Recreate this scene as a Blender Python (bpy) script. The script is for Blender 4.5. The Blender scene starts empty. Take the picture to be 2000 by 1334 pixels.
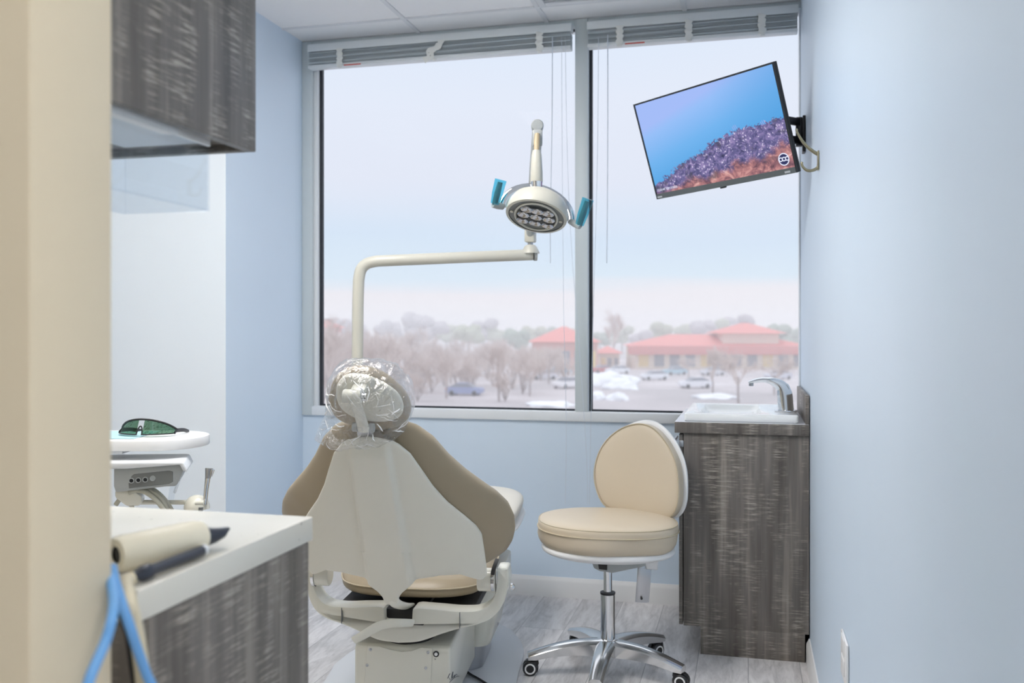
import bpy, bmesh, math, random
from mathutils import Vector, Matrix, Quaternion, noise

# ------------------------------------------------------------------ camera model
FPX, CX, HY = 1824.0, 1000.0, 649.0
H = 1.187
YAW = math.radians(14.2)
FW = Vector((-math.sin(YAW), math.cos(YAW), 0))
RT = Vector((math.cos(YAW), math.sin(YAW), 0))
UP = Vector((0, 0, 1))
EYE = Vector((0, 0, H))

def ray(px, py):
    return FW + RT * ((px - CX) / FPX) + UP * ((HY - py) / FPX)
def PD(px, py, d): return EYE + ray(px, py) * d
def PX(px, py, x): r = ray(px, py); return EYE + r * (x / r.x)
def PY(px, py, y): r = ray(px, py); return EYE + r * (y / r.y)
def PZ(px, py, z): r = ray(px, py); return EYE + r * ((z - H) / r.z)

sc = bpy.context.scene
COL = sc.collection
rnd = random.Random(7)

# ------------------------------------------------------------------ materials
def lin(c):
    c = c / 255.0
    return c / 12.92 if c <= 0.04045 else ((c + 0.055) / 1.055) ** 2.4
def rgb(r, g, b): return (lin(r), lin(g), lin(b), 1)

MATS = {}
def pbr(name, col, rough=0.5, metal=0.0, spec=0.5, coat=0.0, bump=0.0, bscale=60.0, var=0.0, vscale=4.0):
    m = bpy.data.materials.new(name); m.use_nodes = True
    nt = m.node_tree; b = nt.nodes['Principled BSDF']
    b.inputs['Base Color'].default_value = col
    b.inputs['Roughness'].default_value = rough
    b.inputs['Metallic'].default_value = metal
    b.inputs['Specular IOR Level'].default_value = spec
    b.inputs['Coat Weight'].default_value = coat
    tc = nt.nodes.new('ShaderNodeTexCoord')
    n = nt.nodes.new('ShaderNodeTexNoise'); n.inputs['Scale'].default_value = vscale
    n.inputs['Detail'].default_value = 4
    nt.links.new(tc.outputs['Object'], n.inputs['Vector'])
    mx = nt.nodes.new('ShaderNodeMix'); mx.data_type = 'RGBA'
    v = max(var, 0.015)
    mx.inputs['A'].default_value = [max(0, c * (1 - v)) for c in col[:3]] + [1]
    mx.inputs['B'].default_value = [min(1, c * (1 + v)) for c in col[:3]] + [1]
    nt.links.new(n.outputs['Fac'], mx.inputs['Factor'])
    nt.links.new(mx.outputs['Result'], b.inputs['Base Color'])
    if bump:
        n2 = nt.nodes.new('ShaderNodeTexNoise'); n2.inputs['Scale'].default_value = bscale
        n2.inputs['Detail'].default_value = 3
        nt.links.new(tc.outputs['Object'], n2.inputs['Vector'])
        bp = nt.nodes.new('ShaderNodeBump'); bp.inputs['Strength'].default_value = bump
        bp.inputs['Distance'].default_value = 0.004
        nt.links.new(n2.outputs['Fac'], bp.inputs['Height'])
        nt.links.new(bp.outputs['Normal'], b.inputs['Normal'])
    MATS[name] = m
    return m

def N(nt, t, **kw):
    n = nt.nodes.new('ShaderNode' + t)
    for k, v in kw.items():
        if k in n.inputs: n.inputs[k].default_value = v
        else: setattr(n, k, v)
    return n

def mixc(nt, a, b, fac, blend='MIX'):
    m = nt.nodes.new('ShaderNodeMix'); m.data_type = 'RGBA'; m.blend_type = blend
    for key, v in (('A', a), ('B', b), ('Factor', fac)):
        if hasattr(v, 'is_linked'): nt.links.new(v, m.inputs[key])
        elif v is not None: m.inputs[key].default_value = v
    return m.outputs['Result']

def math_n(nt, op, a, b=None, c=None, clamp=False):
    m = nt.nodes.new('ShaderNodeMath'); m.operation = op; m.use_clamp = clamp
    for i, v in enumerate((a, b, c)):
        if v is None: continue
        if hasattr(v, 'is_linked'): nt.links.new(v, m.inputs[i])
        else: m.inputs[i].default_value = v
    return m.outputs[0]

def ramp(nt, fac, stops, interp='LINEAR'):
    r = nt.nodes.new('ShaderNodeValToRGB'); cr = r.color_ramp; cr.interpolation = interp
    while len(cr.elements) < len(stops): cr.elements.new(0.5)
    for e, (p, c) in zip(cr.elements, stops): e.position = p; e.color = c
    nt.links.new(fac, r.inputs['Fac'])
    return r.outputs['Color']

# room
M_blue = pbr('blue_wall_paint', rgb(209, 224, 239), 0.46, spec=0.35, bump=0.06, bscale=220)
M_white_wall = pbr('white_wall_paint', rgb(224, 232, 240), 0.45, spec=0.3, bump=0.05, bscale=200)
M_beige = pbr('beige_wall_paint', rgb(222, 208, 182), 0.55, spec=0.3, bump=0.05, bscale=200)
M_ceil = pbr('ceiling_tile', rgb(240, 241, 243), 0.85, bump=0.25, bscale=320, var=0.02, vscale=90)
M_grid = pbr('ceiling_grid_metal', rgb(222, 225, 229), 0.45)
M_base = pbr('baseboard_paint', rgb(228, 228, 228), 0.4)
M_frame = pbr('window_frame_paint', rgb(202, 211, 215), 0.4, spec=0.5)
M_frame_in = pbr('window_bead_white', rgb(226, 230, 234), 0.35)
M_gasket = pbr('black_gasket', rgb(35, 40, 48), 0.5)
M_blind = pbr('blind_slat_grey', rgb(196, 206, 212), 0.4)
M_rail = pbr('blind_rail_white', rgb(220, 226, 230), 0.35)
M_clip = pbr('blind_tape_white', rgb(226, 228, 226), 0.6)
M_red = pbr('red_tag', rgb(200, 80, 70), 0.5)
M_cord = pbr('blind_cord', rgb(205, 214, 226), 0.6)
# furniture
M_cream = pbr('cream_enamel', rgb(224, 222, 210), 0.25, spec=0.5, coat=0.15)
M_lampcream = pbr('cream_lamp_enamel', rgb(200, 198, 187), 0.28, spec=0.5)
M_cream2 = pbr('cream_enamel_shell', rgb(222, 219, 206), 0.3, spec=0.45)
M_taupe = pbr('taupe_upholstery', rgb(158, 144, 121), 0.38, spec=0.4, bump=0.12, bscale=26, var=0.05)
M_tan = pbr('tan_upholstery', rgb(205, 191, 169), 0.38, spec=0.4, bump=0.10, bscale=30, var=0.04)
M_tan2 = pbr('tan_piping', rgb(190, 177, 152), 0.36, spec=0.4, bump=0.12, bscale=30, var=0.05)
M_pale = pbr('pale_upholstery', rgb(226, 220, 208), 0.4, spec=0.4)
M_white = pbr('white_plastic', rgb(236, 236, 236), 0.3)
M_plate = pbr('grey_floor_plate', rgb(206, 209, 214), 0.35)
M_chrome = pbr('chrome', rgb(225, 227, 230), 0.08, metal=1.0)
M_steel = pbr('brushed_steel', rgb(190, 192, 196), 0.28, metal=1.0)
M_alu = pbr('polished_aluminium', rgb(222, 223, 224), 0.16, metal=1.0)
M_black = pbr('black_plastic', rgb(28, 29, 32), 0.4)
M_dark = pbr('dark_rubber', rgb(48, 46, 46), 0.6)
M_grey = pbr('grey_plastic', rgb(168, 172, 172), 0.35)
M_greyd = pbr('dark_grey_plastic', rgb(118, 121, 121), 0.4)
M_greyl = pbr('light_grey_shell', rgb(222, 225, 228), 0.35)
M_porc = pbr('white_porcelain', rgb(244, 246, 246), 0.12, coat=0.4)
M_hose = pbr('hose_grey_beige', rgb(190, 188, 172), 0.4)
M_bronze = pbr('brushed_nickel_hook', rgb(158, 152, 128), 0.3, metal=0.85)
M_scanner = pbr('cream_device_plastic', rgb(238, 230, 208), 0.4)
M_bluecable = pbr('blue_cable', rgb(110, 168, 226), 0.45)
M_creamcable = pbr('cream_cable', rgb(222, 210, 182), 0.5)
M_blackcable = pbr('black_cable', rgb(25, 25, 27), 0.5)
M_pen = pbr('dark_handpiece', rgb(44, 48, 60), 0.35)
M_mat = pbr('light_blue_tray_paper', rgb(176, 214, 224), 0.7)
M_beige_part = pbr('beige_plastic', rgb(190, 172, 140), 0.45)
M_logo = pbr('badge_silver', rgb(200, 204, 208), 0.4)
M_logo_dark = pbr('dark_print', rgb(90, 92, 98), 0.5)
M_bezel = pbr('tv_bezel', rgb(38, 42, 46), 0.35)
M_bezel_low = pbr('tv_lower_bezel', rgb(96, 102, 104), 0.4)
M_quartz = None

def clear(name, tint, gloss=0.1, rough=0.03, ior=1.45, bump=0.0, bscale=20.0, wt=None):
    m = bpy.data.materials.new(name); m.use_nodes = True
    nt = m.node_tree; nt.nodes.clear()
    out = N(nt, 'OutputMaterial'); tr = N(nt, 'BsdfTransparent', Color=tint)
    gl = N(nt, 'BsdfGlossy', Color=(1, 1, 1, 1), Roughness=rough)
    fr = N(nt, 'LayerWeight', Blend=0.5)
    f = math_n(nt, 'ADD', math_n(nt, 'MULTIPLY', math_n(nt, 'POWER', fr.outputs['Facing'], 4.0), ior - 1.0), gloss, clamp=True)
    if bump:
        tc = N(nt, 'TexCoord'); n = N(nt, 'TexNoise', Scale=bscale, Detail=5.0, Roughness=0.55, Distortion=1.5)
        nt.links.new(tc.outputs['Object'], n.inputs['Vector'])
        bp = N(nt, 'Bump', Strength=bump, Distance=0.02)
        nt.links.new(n.outputs['Fac'], bp.inputs['Height'])
        nt.links.new(bp.outputs['Normal'], gl.inputs['Normal']); nt.links.new(bp.outputs['Normal'], fr.inputs['Normal'])
    mx = N(nt, 'MixShader')
    nt.links.new(f, mx.inputs[0]); nt.links.new(tr.outputs[0], mx.inputs[1]); nt.links.new(gl.outputs[0], mx.inputs[2])
    nt.links.new(mx.outputs[0], out.inputs[0])
    return m

M_glass = clear('window_glass', (0.985, 0.99, 1.0, 1), 0.0004, 0.0, 1.08)
M_acrylic = clear('clear_acrylic', (0.93, 0.95, 0.97, 1), 0.03, 0.03, 1.3)
M_film = clear('clear_plastic_film', (0.93, 0.935, 0.94, 1), 0.13, 0.10, 1.75, bump=1.0, bscale=15)
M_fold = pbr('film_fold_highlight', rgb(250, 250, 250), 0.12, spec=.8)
M_greenlens = clear('green_tinted_lens', (0.16, 0.30, 0.2, 1), 0.06, 0.05, 1.4)
M_bluefilm = clear('blue_barrier_sleeve', (0.36, 0.80, 0.92, 1), 0.05, 0.1, 1.4)

def laminate():
    m = pbr('grey_wood_laminate', rgb(120, 114, 108), 0.42, spec=0.4)
    nt = m.node_tree; b = nt.nodes['Principled BSDF']
    tc = N(nt, 'TexCoord'); sp = N(nt, 'SeparateXYZ'); nt.links.new(tc.outputs['Object'], sp.inputs[0])
    u = math_n(nt, 'ADD', sp.outputs['X'], sp.outputs['Y'])
    def vec(su, sv, off=0.0):
        c = N(nt, 'CombineXYZ')
        nt.links.new(math_n(nt, 'MULTIPLY', u, su), c.inputs[0])
        nt.links.new(math_n(nt, 'MULTIPLY', sp.outputs['Z'], sv), c.inputs[1])
        c.inputs[2].default_value = off
        return c.outputs[0]
    def nz(v, sc_, det=3.0, rough=0.55):
        n = N(nt, 'TexNoise', Scale=sc_, Detail=det, Roughness=rough); nt.links.new(v, n.inputs['Vector']); return n.outputs['Fac']
    band = nz(vec(17, 0.9), 1.0, 3.0)                      # vertical tone bands
    fine = nz(vec(110, 4, 3.1), 1.0, 3.0)                   # fine vertical grain
    hs = nz(vec(17, 210, 7.7), 1.0, 3.0)                     # horizontal saw marks
    patch = nz(vec(19, 6, 1.3), 1.0, 3.0)                   # where the marks show
    base = ramp(nt, band, [(0.28, rgb(76, 71, 67)), (0.42, rgb(104, 98, 92)), (0.55, rgb(118, 112, 107)), (0.72, rgb(158, 150, 140))])
    c = mixc(nt, base, rgb(76, 72, 69), math_n(nt, 'MULTIPLY', math_n(nt, 'SUBTRACT', fine, 0.46, clamp=True), 1.5, clamp=True))
    k = math_n(nt, 'MULTIPLY', math_n(nt, 'MULTIPLY', math_n(nt, 'SUBTRACT', hs, 0.50, clamp=True), 7.0, clamp=True),
               math_n(nt, 'MULTIPLY', math_n(nt, 'SUBTRACT', patch, 0.44, clamp=True), 4.5, clamp=True))
    c = mixc(nt, c, rgb(188, 180, 168), math_n(nt, 'MULTIPLY', k, 0.75))
    nt.links.new(c, b.inputs['Base Color'])
    return m
M_lam = laminate()

def quartz():
    m = pbr('white_quartz', rgb(226, 224, 216), 0.24, spec=0.5)
    nt = m.node_tree; b = nt.nodes['Principled BSDF']
    tc = N(nt, 'TexCoord'); v = N(nt, 'TexVoronoi', Scale=38.0); nt.links.new(tc.outputs['Object'], v.inputs['Vector'])
    n = N(nt, 'TexNoise', Scale=26.0, Detail=5.0); nt.links.new(tc.outputs['Object'], n.inputs['Vector'])
    spk = math_n(nt, 'LESS_THAN', math_n(nt, 'ADD', v.outputs['Distance'], math_n(nt, 'MULTIPLY', n.outputs['Fac'], 0.28)), 0.24)
    c = mixc(nt, rgb(222, 219, 209), rgb(156, 151, 142), math_n(nt, 'MULTIPLY', spk, 0.55))
    nt.links.new(c, b.inputs['Base Color'])
    return m
M_quartz = quartz()

def floor_mat():
    m = pbr('grey_wood_plank', rgb(190, 190, 194), 0.34, spec=0.45)
    nt = m.node_tree; b = nt.nodes['Principled BSDF']
    tc = N(nt, 'TexCoord'); mp = N(nt, 'Mapping'); mp.inputs['Rotation'].default_value = (0, 0, math.pi / 2)
    nt.links.new(tc.outputs['Object'], mp.inputs['Vector'])
    br = N(nt, 'TexBrick', Scale=1.0); br.offset = 0.37
    for k, v in (('Brick Width', 1.22), ('Row Height', 0.178), ('Mortar Size', 0.0016), ('Mortar Smooth', 0.3), ('Bias', 0.0)):
        br.inputs[k].default_value = v
    br.inputs['Color1'].default_value = (0, 0, 0, 1); br.inputs['Color2'].default_value = (1, 1, 1, 1)
    br.inputs['Mortar'].default_value = (0.5, 0.5, 0.5, 1)
    nt.links.new(mp.outputs['Vector'], br.inputs['Vector'])
    sep = N(nt, 'SeparateXYZ'); nt.links.new(tc.outputs['Object'], sep.inputs[0])
    cb = N(nt, 'CombineXYZ')
    nt.links.new(math_n(nt, 'MULTIPLY', sep.outputs['X'], 9.0), cb.inputs[0])
    nt.links.new(math_n(nt, 'MULTIPLY', sep.outputs['Y'], 1.6), cb.inputs[1])
    bw = N(nt, 'RGBToBW'); nt.links.new(br.outputs['Color'], bw.inputs[0])
    nt.links.new(math_n(nt, 'MULTIPLY', bw.outputs[0], 17.0), cb.inputs[2])
    g = N(nt, 'TexNoise', Scale=2.0, Detail=6.0, Roughness=0.62, Distortion=1.3); nt.links.new(cb.outputs[0], g.inputs['Vector'])
    g2 = N(nt, 'TexNoise', Scale=11.0, Detail=4.0, Roughness=0.6, Distortion=0.6); nt.links.new(cb.outputs[0], g2.inputs['Vector'])
    gg = math_n(nt, 'ADD', math_n(nt, 'MULTIPLY', g.outputs['Fac'], 0.72), math_n(nt, 'MULTIPLY', g2.outputs['Fac'], 0.28))
    c = ramp(nt, gg, [(0.29, rgb(150, 148, 150)), (0.41, rgb(194, 192, 193)), (0.54, rgb(220, 218, 219)), (0.70, rgb(236, 235, 236))])
    tone = ramp(nt, bw.outputs[0], [(0.0, (0.80, 0.80, 0.80, 1)), (1.0, (1.06, 1.05, 1.04, 1))])
    c = mixc(nt, c, tone, 1.0, 'MULTIPLY')
    c = mixc(nt, c, rgb(120, 120, 124), math_n(nt, 'MULTIPLY', br.outputs['Fac'], 0.6))
    nt.links.new(c, b.inputs['Base Color'])
    return m
M_floor = floor_mat()

def emis(name, col, st):
    m = bpy.data.materials.new(name); m.use_nodes = True
    nt = m.node_tree; nt.nodes.clear()
    out = N(nt, 'OutputMaterial'); e = N(nt, 'Emission', Color=col, Strength=st)
    nt.links.new(e.outputs[0], out.inputs[0]); return m

# ------------------------------------------------------------------ mesh helpers
def bm_new(): return bmesh.new()

def add_box(bm, lo, hi, bev=0.0, seg=2):
    lo, hi = Vector(lo), Vector(hi)
    g = bmesh.ops.create_cube(bm, size=1.0)
    for v in g['verts']:
        v.co = Vector(((lo.x + hi.x) / 2 + v.co.x * (hi.x - lo.x), (lo.y + hi.y) / 2 + v.co.y * (hi.y - lo.y), (lo.z + hi.z) / 2 + v.co.z * (hi.z - lo.z)))
    if bev:
        es = list({e for v in g['verts'] for e in v.link_edges})
        bmesh.ops.bevel(bm, geom=es, offset=bev, segments=seg, profile=0.5, affect='EDGES')
    return bm

def box(lo, hi, bev=0.0, seg=2): return add_box(bm_new(), lo, hi, bev, seg)

def obox(bm, c, ax, ay, az, sx, sy, sz, bev=0.0, seg=2):
    """box with its own axes"""
    t = bm_new(); add_box(t, (-sx / 2, -sy / 2, -sz / 2), (sx / 2, sy / 2, sz / 2), bev, seg)
    M = Matrix((ax, ay, az)).transposed()
    for v in t.verts: v.co = Vector(c) + M @ v.co
    return merge(bm, t)

def merge(bm, t):
    me = bpy.data.meshes.new('tmp'); t.to_mesh(me); t.free(); bm.from_mesh(me); bpy.data.meshes.remove(me)
    return bm

def catmull(pts, n=8, closed=False):
    pts = [Vector(p) for p in pts]; out = []
    L = len(pts); rng = range(L) if closed else range(L - 1)
    for i in rng:
        g = lambda k: pts[k % L] if closed else pts[max(0, min(L - 1, k))]
        p0, p1, p2, p3 = g(i - 1), g(i), g(i + 1), g(i + 2)
        for k in range(n):
            t = k / n
            out.append(0.5 * ((2 * p1) + (p2 - p0) * t + (2 * p0 - 5 * p1 + 4 * p2 - p3) * t * t + (3 * p1 - p0 - 3 * p2 + p3) * t ** 3))
    if not closed: out.append(pts[-1])
    return out

def resample(pts, n):
    """closed polyline to n equal steps"""
    pts = [Vector(p) for p in pts]; L = [0.0]
    for a, b in zip(pts, pts[1:] + pts[:1]): L.append(L[-1] + (b - a).length)
    tot = L[-1]; out = []; j = 0
    for i in range(n):
        s = tot * i / n
        while L[j + 1] < s: j += 1
        f = (s - L[j]) / max(1e-9, L[j + 1] - L[j])
        out.append(pts[j].lerp(pts[(j + 1) % len(pts)], f))
    return out

def add_tube(bm, path, r, seg=10, cap=True, flat=None):
    path = [Vector(p) for p in path]; n = len(path)
    rr = r if isinstance(r, list) else [r] * n
    if len(rr) != n: rr = [rr[min(len(rr) - 1, round(i * (len(rr) - 1) / (n - 1)))] for i in range(n)]
    up = None; rings = []
    for i, p in enumerate(path):
        t = (path[min(n - 1, i + 1)] - path[max(0, i - 1)]).normalized()
        if up is None:
            up = t.orthogonal().normalized()
            if flat is not None: up = (Vector(flat) - t * Vector(flat).dot(t)).normalized()
        else:
            up = (up - t * up.dot(t)).normalized()
        s = t.cross(up)
        w = rr[i]; wu, ws = w if isinstance(w, (list, tuple)) else (w, w)
        rings.append([bm.verts.new(p + up * (math.cos(a) * wu) + s * (math.sin(a) * ws)) for a in [2 * math.pi * k / seg for k in range(seg)]])
    for a, b in zip(rings, rings[1:]):
        for k in range(seg): bm.faces.new((a[k], a[(k + 1) % seg], b[(k + 1) % seg], b[k]))
    if cap:
        bm.faces.new(rings[0][::-1]); bm.faces.new(rings[-1])
    return bm

def tube(path, r, seg=10, cap=True, flat=None): return add_tube(bm_new(), path, r, seg, cap, flat)

def add_lathe(bm, prof, c=(0, 0, 0), axis=(0, 0, 1), seg=32, cap=True, e1=None):
    """prof: (radius, height) along axis from c"""
    axis = Vector(axis).normalized(); c = Vector(c)
    a1 = Vector(e1).normalized() if e1 is not None else axis.orthogonal().normalized()
    a2 = axis.cross(a1); rings = []
    for r, h in prof:
        if r < 1e-6: rings.append([bm.verts.new(c + axis * h)])
        else: rings.append([bm.verts.new(c + axis * h + a1 * (r * math.cos(t)) + a2 * (r * math.sin(t))) for t in [2 * math.pi * k / seg for k in range(seg)]])
    for a, b in zip(rings, rings[1:]):
        for k in range(seg):
            k2 = (k + 1) % seg
            if len(a) == 1 and len(b) == 1: continue
            if len(a) == 1: bm.faces.new((a[0], b[k2], b[k]))
            elif len(b) == 1: bm.faces.new((a[k], a[k2], b[0]))
            else: bm.faces.new((a[k], a[k2], b[k2], b[k]))
    if cap:
        if len(rings[0]) > 1: bm.faces.new(rings[0][::-1])
        if len(rings[-1]) > 1: bm.faces.new(rings[-1])
    return bm

def lathe(prof, c=(0, 0, 0), axis=(0, 0, 1), seg=32, cap=True, e1=None): return add_lathe(bm_new(), prof, c, axis, seg, cap, e1)

def puff(outline, fmap, hf, hb, center=None, n=96, rings=14, pf=2.2, pb=2.2, smooth=True):
    """cushion-like closed solid over an outline (2D, star-shaped round center); fmap(u, v, h) -> point"""
    o = [Vector((p[0], p[1])) for p in outline]
    o = resample(o, n)
    c = Vector(center) if center is not None else sum(o, Vector((0, 0))) / len(o)
    bm = bm_new()
    rs = [math.sin(math.pi / 2 * k / rings) for k in range(rings + 1)]
    def side(h, p):
        res = []
        for r in rs[:-1]:
            hh = h * max(0.0, 1 - r ** p) ** (1 / p)
            if r == 0: res.append([bm.verts.new(fmap(c.x, c.y, hh))])
            else: res.append([bm.verts.new(fmap(*(c + (q - c) * r), hh)) for q in o])
        return res
    F, B = side(hf, pf), side(-hb, pb)
    rim = [bm.verts.new(fmap(q.x, q.y, 0)) for q in o]
    def stitch(S, flip):
        S = S + [rim]
        for a, b in zip(S, S[1:]):
            for k in range(n):
                k2 = (k + 1) % n
                f = (a[0], b[k], b[k2]) if len(a) == 1 else (a[k], b[k], b[k2], a[k2])
                bm.faces.new(f[::-1] if flip else f)
    stitch(F, False); stitch(B, True)
    bmesh.ops.recalc_face_normals(bm, faces=bm.faces)
    return bm

def slab(outline, fmap, th, bev=0.0, seg=2):
    """prism over a 2D outline: fmap(u, v, h), h in 0..th"""
    bm = bm_new()
    a = [bm.verts.new(fmap(p[0], p[1], 0.0)) for p in outline]
    b = [bm.verts.new(fmap(p[0], p[1], th)) for p in outline]
    n = len(a)
    bm.faces.new(a); bm.faces.new(b[::-1])
    for k in range(n): bm.faces.new((a[k], b[k], b[(k + 1) % n], a[(k + 1) % n]))
    bmesh.ops.recalc_face_normals(bm, faces=bm.faces)
    if bev:
        es = [e for e in bm.edges if len(e.link_faces) == 2 and e.calc_face_angle(0) > 0.6]
        bmesh.ops.bevel(bm, geom=es, offset=bev, segments=seg, profile=0.5, affect='EDGES', clamp_overlap=True)
    return bm

def loft(sections, cap=True):
    bm = bm_new(); R = [[bm.verts.new(p) for p in s] for s in sections]; n = len(R[0])
    for a, b in zip(R, R[1:]):
        for k in range(n): bm.faces.new((a[k], a[(k + 1) % n], b[(k + 1) % n], b[k]))
    if cap: bm.faces.new(R[0][::-1]); bm.faces.new(R[-1])
    bmesh.ops.recalc_face_normals(bm, faces=bm.faces)
    return bm

# ------------------------------------------------------------------ object helpers
ROOTM = {}
def tag(o, label=None, cat=None, group=None, kind=None):
    if label: o['label'] = label
    if cat: o['category'] = cat
    if group: o['group'] = group
    if kind: o['kind'] = kind
    return o

def thing(name, label, cat, loc=(0, 0, 0), rotz=0.0, group=None):
    o = bpy.data.objects.new(name, None); COL.objects.link(o)
    o.empty_display_size = 0.05
    o.location = loc; o.rotation_euler = (0, 0, rotz)
    ROOTM[o.name] = Matrix.Translation(Vector(loc)) @ Matrix.Rotation(rotz, 4, 'Z')
    return tag(o, label, cat, group)

def mesh(name, bm, mat, parent=None, local=False, ang=40, loc=None):
    """link bm as one object; world-space points unless local"""
    me = bpy.data.meshes.new(name)
    if parent is not None:
        M = ROOTM[parent.name]
        if not local: bmesh.ops.transform(bm, matrix=M.inverted(), verts=bm.verts)
    bm.normal_update(); bm.to_mesh(me); bm.free()
    for m in (mat if isinstance(mat, (list, tuple)) else [mat]): me.materials.append(m)
    for p in me.polygons: p.use_smooth = True
    me.set_sharp_from_angle(angle=math.radians(ang))
    o = bpy.data.objects.new(name, me); COL.objects.link(o)
    if parent is not None:
        o.parent = parent; ROOTM[o.name] = M
    else:
        c = Vector(loc) if loc is not None else None
        if c is not None:
            me.transform(Matrix.Translation(-c)); o.location = c
        ROOTM[o.name] = Matrix.Translation(o.location)
    return o

def solo(name, bm, mat, label, cat, group=None, loc=None, ang=40):
    return tag(mesh(name, bm, mat, loc=loc, ang=ang), label, cat, group)

def struct(name, bm, mat, parent=None, ang=40):
    o = mesh(name, bm, mat, parent, ang=ang)
    if parent is None: o['kind'] = 'structure'
    return o

def copy_tree(o, parent=None):
    c = o.copy(); COL.objects.link(c)
    if parent is not None: c.parent = parent
    for ch in list(o.children): copy_tree(ch, c)
    return c

# ------------------------------------------------------------------ room shell
WY = PY(1000, 819.8, 1).y  # placeholder
d_wall = H * FPX / 509.6
WY = d_wall * ray(1000, 0).y                     # window wall plane
XL = PY(592, 649, WY).x                          # left wall
XR = PY(1564, 649, WY).x                         # right wall
ZC = PY(1000, 48.4, WY).z                        # ceiling
ZS = PY(1000, 819.8, WY).z                       # sill
YJ = XL / ray(441, 649).x * ray(441, 649).y      # where the left wall steps away
XF, YB = -3.6, -2.6
CX_, CZ_ = 0, 0

XE, YE = 2.4, .62           # unseen passage, opened past the right wall's end to admit the fill panel's light
bm = bm_new(); add_box(bm, (XF - .1, YB - .1, -.12), (XR + .1, WY + .2, 0)); add_box(bm, (XR + .1, YB - .1, -.12), (XE + .1, YE + .1, 0)); struct('floor', bm, M_floor)
struct('wall_right', box((XR, YE, 0), (XR + .12, WY + .2, ZC + .1)), M_blue)
struct('wall_passage', box((XE, YB, 0), (XE + .12, YE + .1, ZC + .1)), M_white_wall)
struct('wall_corner', box((XR + .12, YE, 0), (XE, YE + .1, ZC + .1)), M_white_wall)
struct('wall_left', box((XF, YJ, 0), (XL, WY + .2, ZC + .1)), [M_blue, M_white_wall])
for p in bpy.data.objects['wall_left'].data.polygons:
    if p.normal.y < -0.5: p.material_index = 1
struct('wall_side', box((XF - .12, YB, 0), (XF, WY + .2, ZC + .1)), M_white_wall)
struct('wall_rear', box((XF, YB - .12, 0), (XE + .1, YB, ZC + .1)), M_white_wall)
struct('wall_window', box((XL, WY, 0), (XR, WY + .2, ZS)), M_blue)
struct('trim_1', box((XL, WY - .004, ZC - .002), (XR, WY + .2, ZC + .1)), M_grid)
# partition end beside the camera
XP = -0.70
yp0 = XP / ray(58, 649).x * ray(58, 649).y
yp1 = XP / ray(220, 649).x * ray(220, 649).y
struct('wall_partition', box((XF, yp0, 0), (XP, yp1, ZC), 0.004, 2), M_beige)
# baseboards
def base_prof(p0, p1, nrm, h=.088, t=.013):
    p0, p1, nrm = Vector(p0), Vector(p1), Vector(nrm)
    prof = [(0, 0), (t, 0), (t, h * .78), (t * .75, h * .86), (t * .35, h), (0, h)]
    return loft([[p + nrm * a + UP * b for a, b in prof] for p in (p0, p1)])
SY0 = PZ(1579, 1295, 0).y                        # near side of the sink cabinet
struct('baseboard_back', base_prof((XL, WY, 0), (XR, WY, 0), (0, -1, 0)), M_base, ang=25)
struct('baseboard_left', base_prof((XL, YJ, 0), (XL, WY, 0), (1, 0, 0)), M_base, ang=25)
struct('baseboard_right', base_prof((XR, YE, 0), (XR, SY0 - .002, 0), (-1, 0, 0)), M_base, ang=25)

# ceiling: tiles and T-bars
T = 0.61
gx0 = PY(1337, 22, WY).x
gy0 = PZ(800, 34, ZC).y
bm = bm_new(); add_box(bm, (XF - .1, YB - .1, ZC), (XR + .1, WY + .2, ZC + .1)); add_box(bm, (XR + .1, YB - .1, ZC), (XE + .1, YE + .1, ZC + .1)); ceil = struct('ceiling', bm, M_ceil)
bm = bm_new()
x = gx0 - 6 * T
while x < XR:
    if x > XF: add_box(bm, (x - .010, YB, ZC - .006), (x + .010, WY - .004, ZC + .004))
    x += T
mesh('grid_bar', bm, M_grid, ceil)
bm = bm_new()
y = gy0
while y > YB:
    add_box(bm, (XF, y - .006, ZC - .0064), (XR, y + .006, ZC + .004)); y -= T
mesh('grid_bar', bm, M_grid, ceil)

M_lamp = emis('lamp_diffuser', (1.0, 0.975, 0.95, 1), 21.0)
M_lamp_left = emis('lamp_diffuser_left', (1.0, 0.98, 0.96, 1), 6.5)
M_fill_panel = emis('fill_panel_passage', (1.0, 0.96, 0.9, 1), 23.0)
M_lamp_rear = emis('lamp_diffuser_rear', (1.0, 0.96, 0.9, 1), 5.0)
def troffer(ix, iy, n, label, m):
    x0 = gx0 - ix * T + .014; x1 = x0 + T - .028
    y1 = gy0 - iy * T - .014; y0 = y1 - n * T + .028
    t = thing('ceiling_light', label, 'ceiling light', ((x0 + x1) / 2, (y0 + y1) / 2, ZC))
    bm = bm_new()
    for lo, hi in (((x0, y0, ZC - .016), (x0 + .045, y1, ZC - .0005)), ((x1 - .045, y0, ZC - .016), (x1, y1, ZC - .0005)),
                   ((x0 + .045, y0, ZC - .016), (x1 - .045, y0 + .045, ZC - .0005)), ((x0 + .045, y1 - .03, ZC - .016), (x1 - .045, y1, ZC - .0005))):
        add_box(bm, lo, hi, .004)
    mesh('light_frame', bm, M_grid, t)
    mesh('diffuser', box((x0 + .046, y0 + .046, ZC - .008), (x1 - .046, y1 - .046, ZC - .001)), m, t)
troffer(2, 2, 2, 'recessed ceiling light panel over the middle of the treatment bay', M_lamp)
troffer(1, 6, 2, 'recessed ceiling light panel over the passage behind', M_lamp_rear)
troffer(-2, 6, 2, 'added unseen fill panel over the open passage right of the bay', M_fill_panel)  # added panel out of view, brightens the partition end and counter edge
troffer(4, 2, 2, 'recessed ceiling light panel over the left bay', M_lamp_left)
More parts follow.
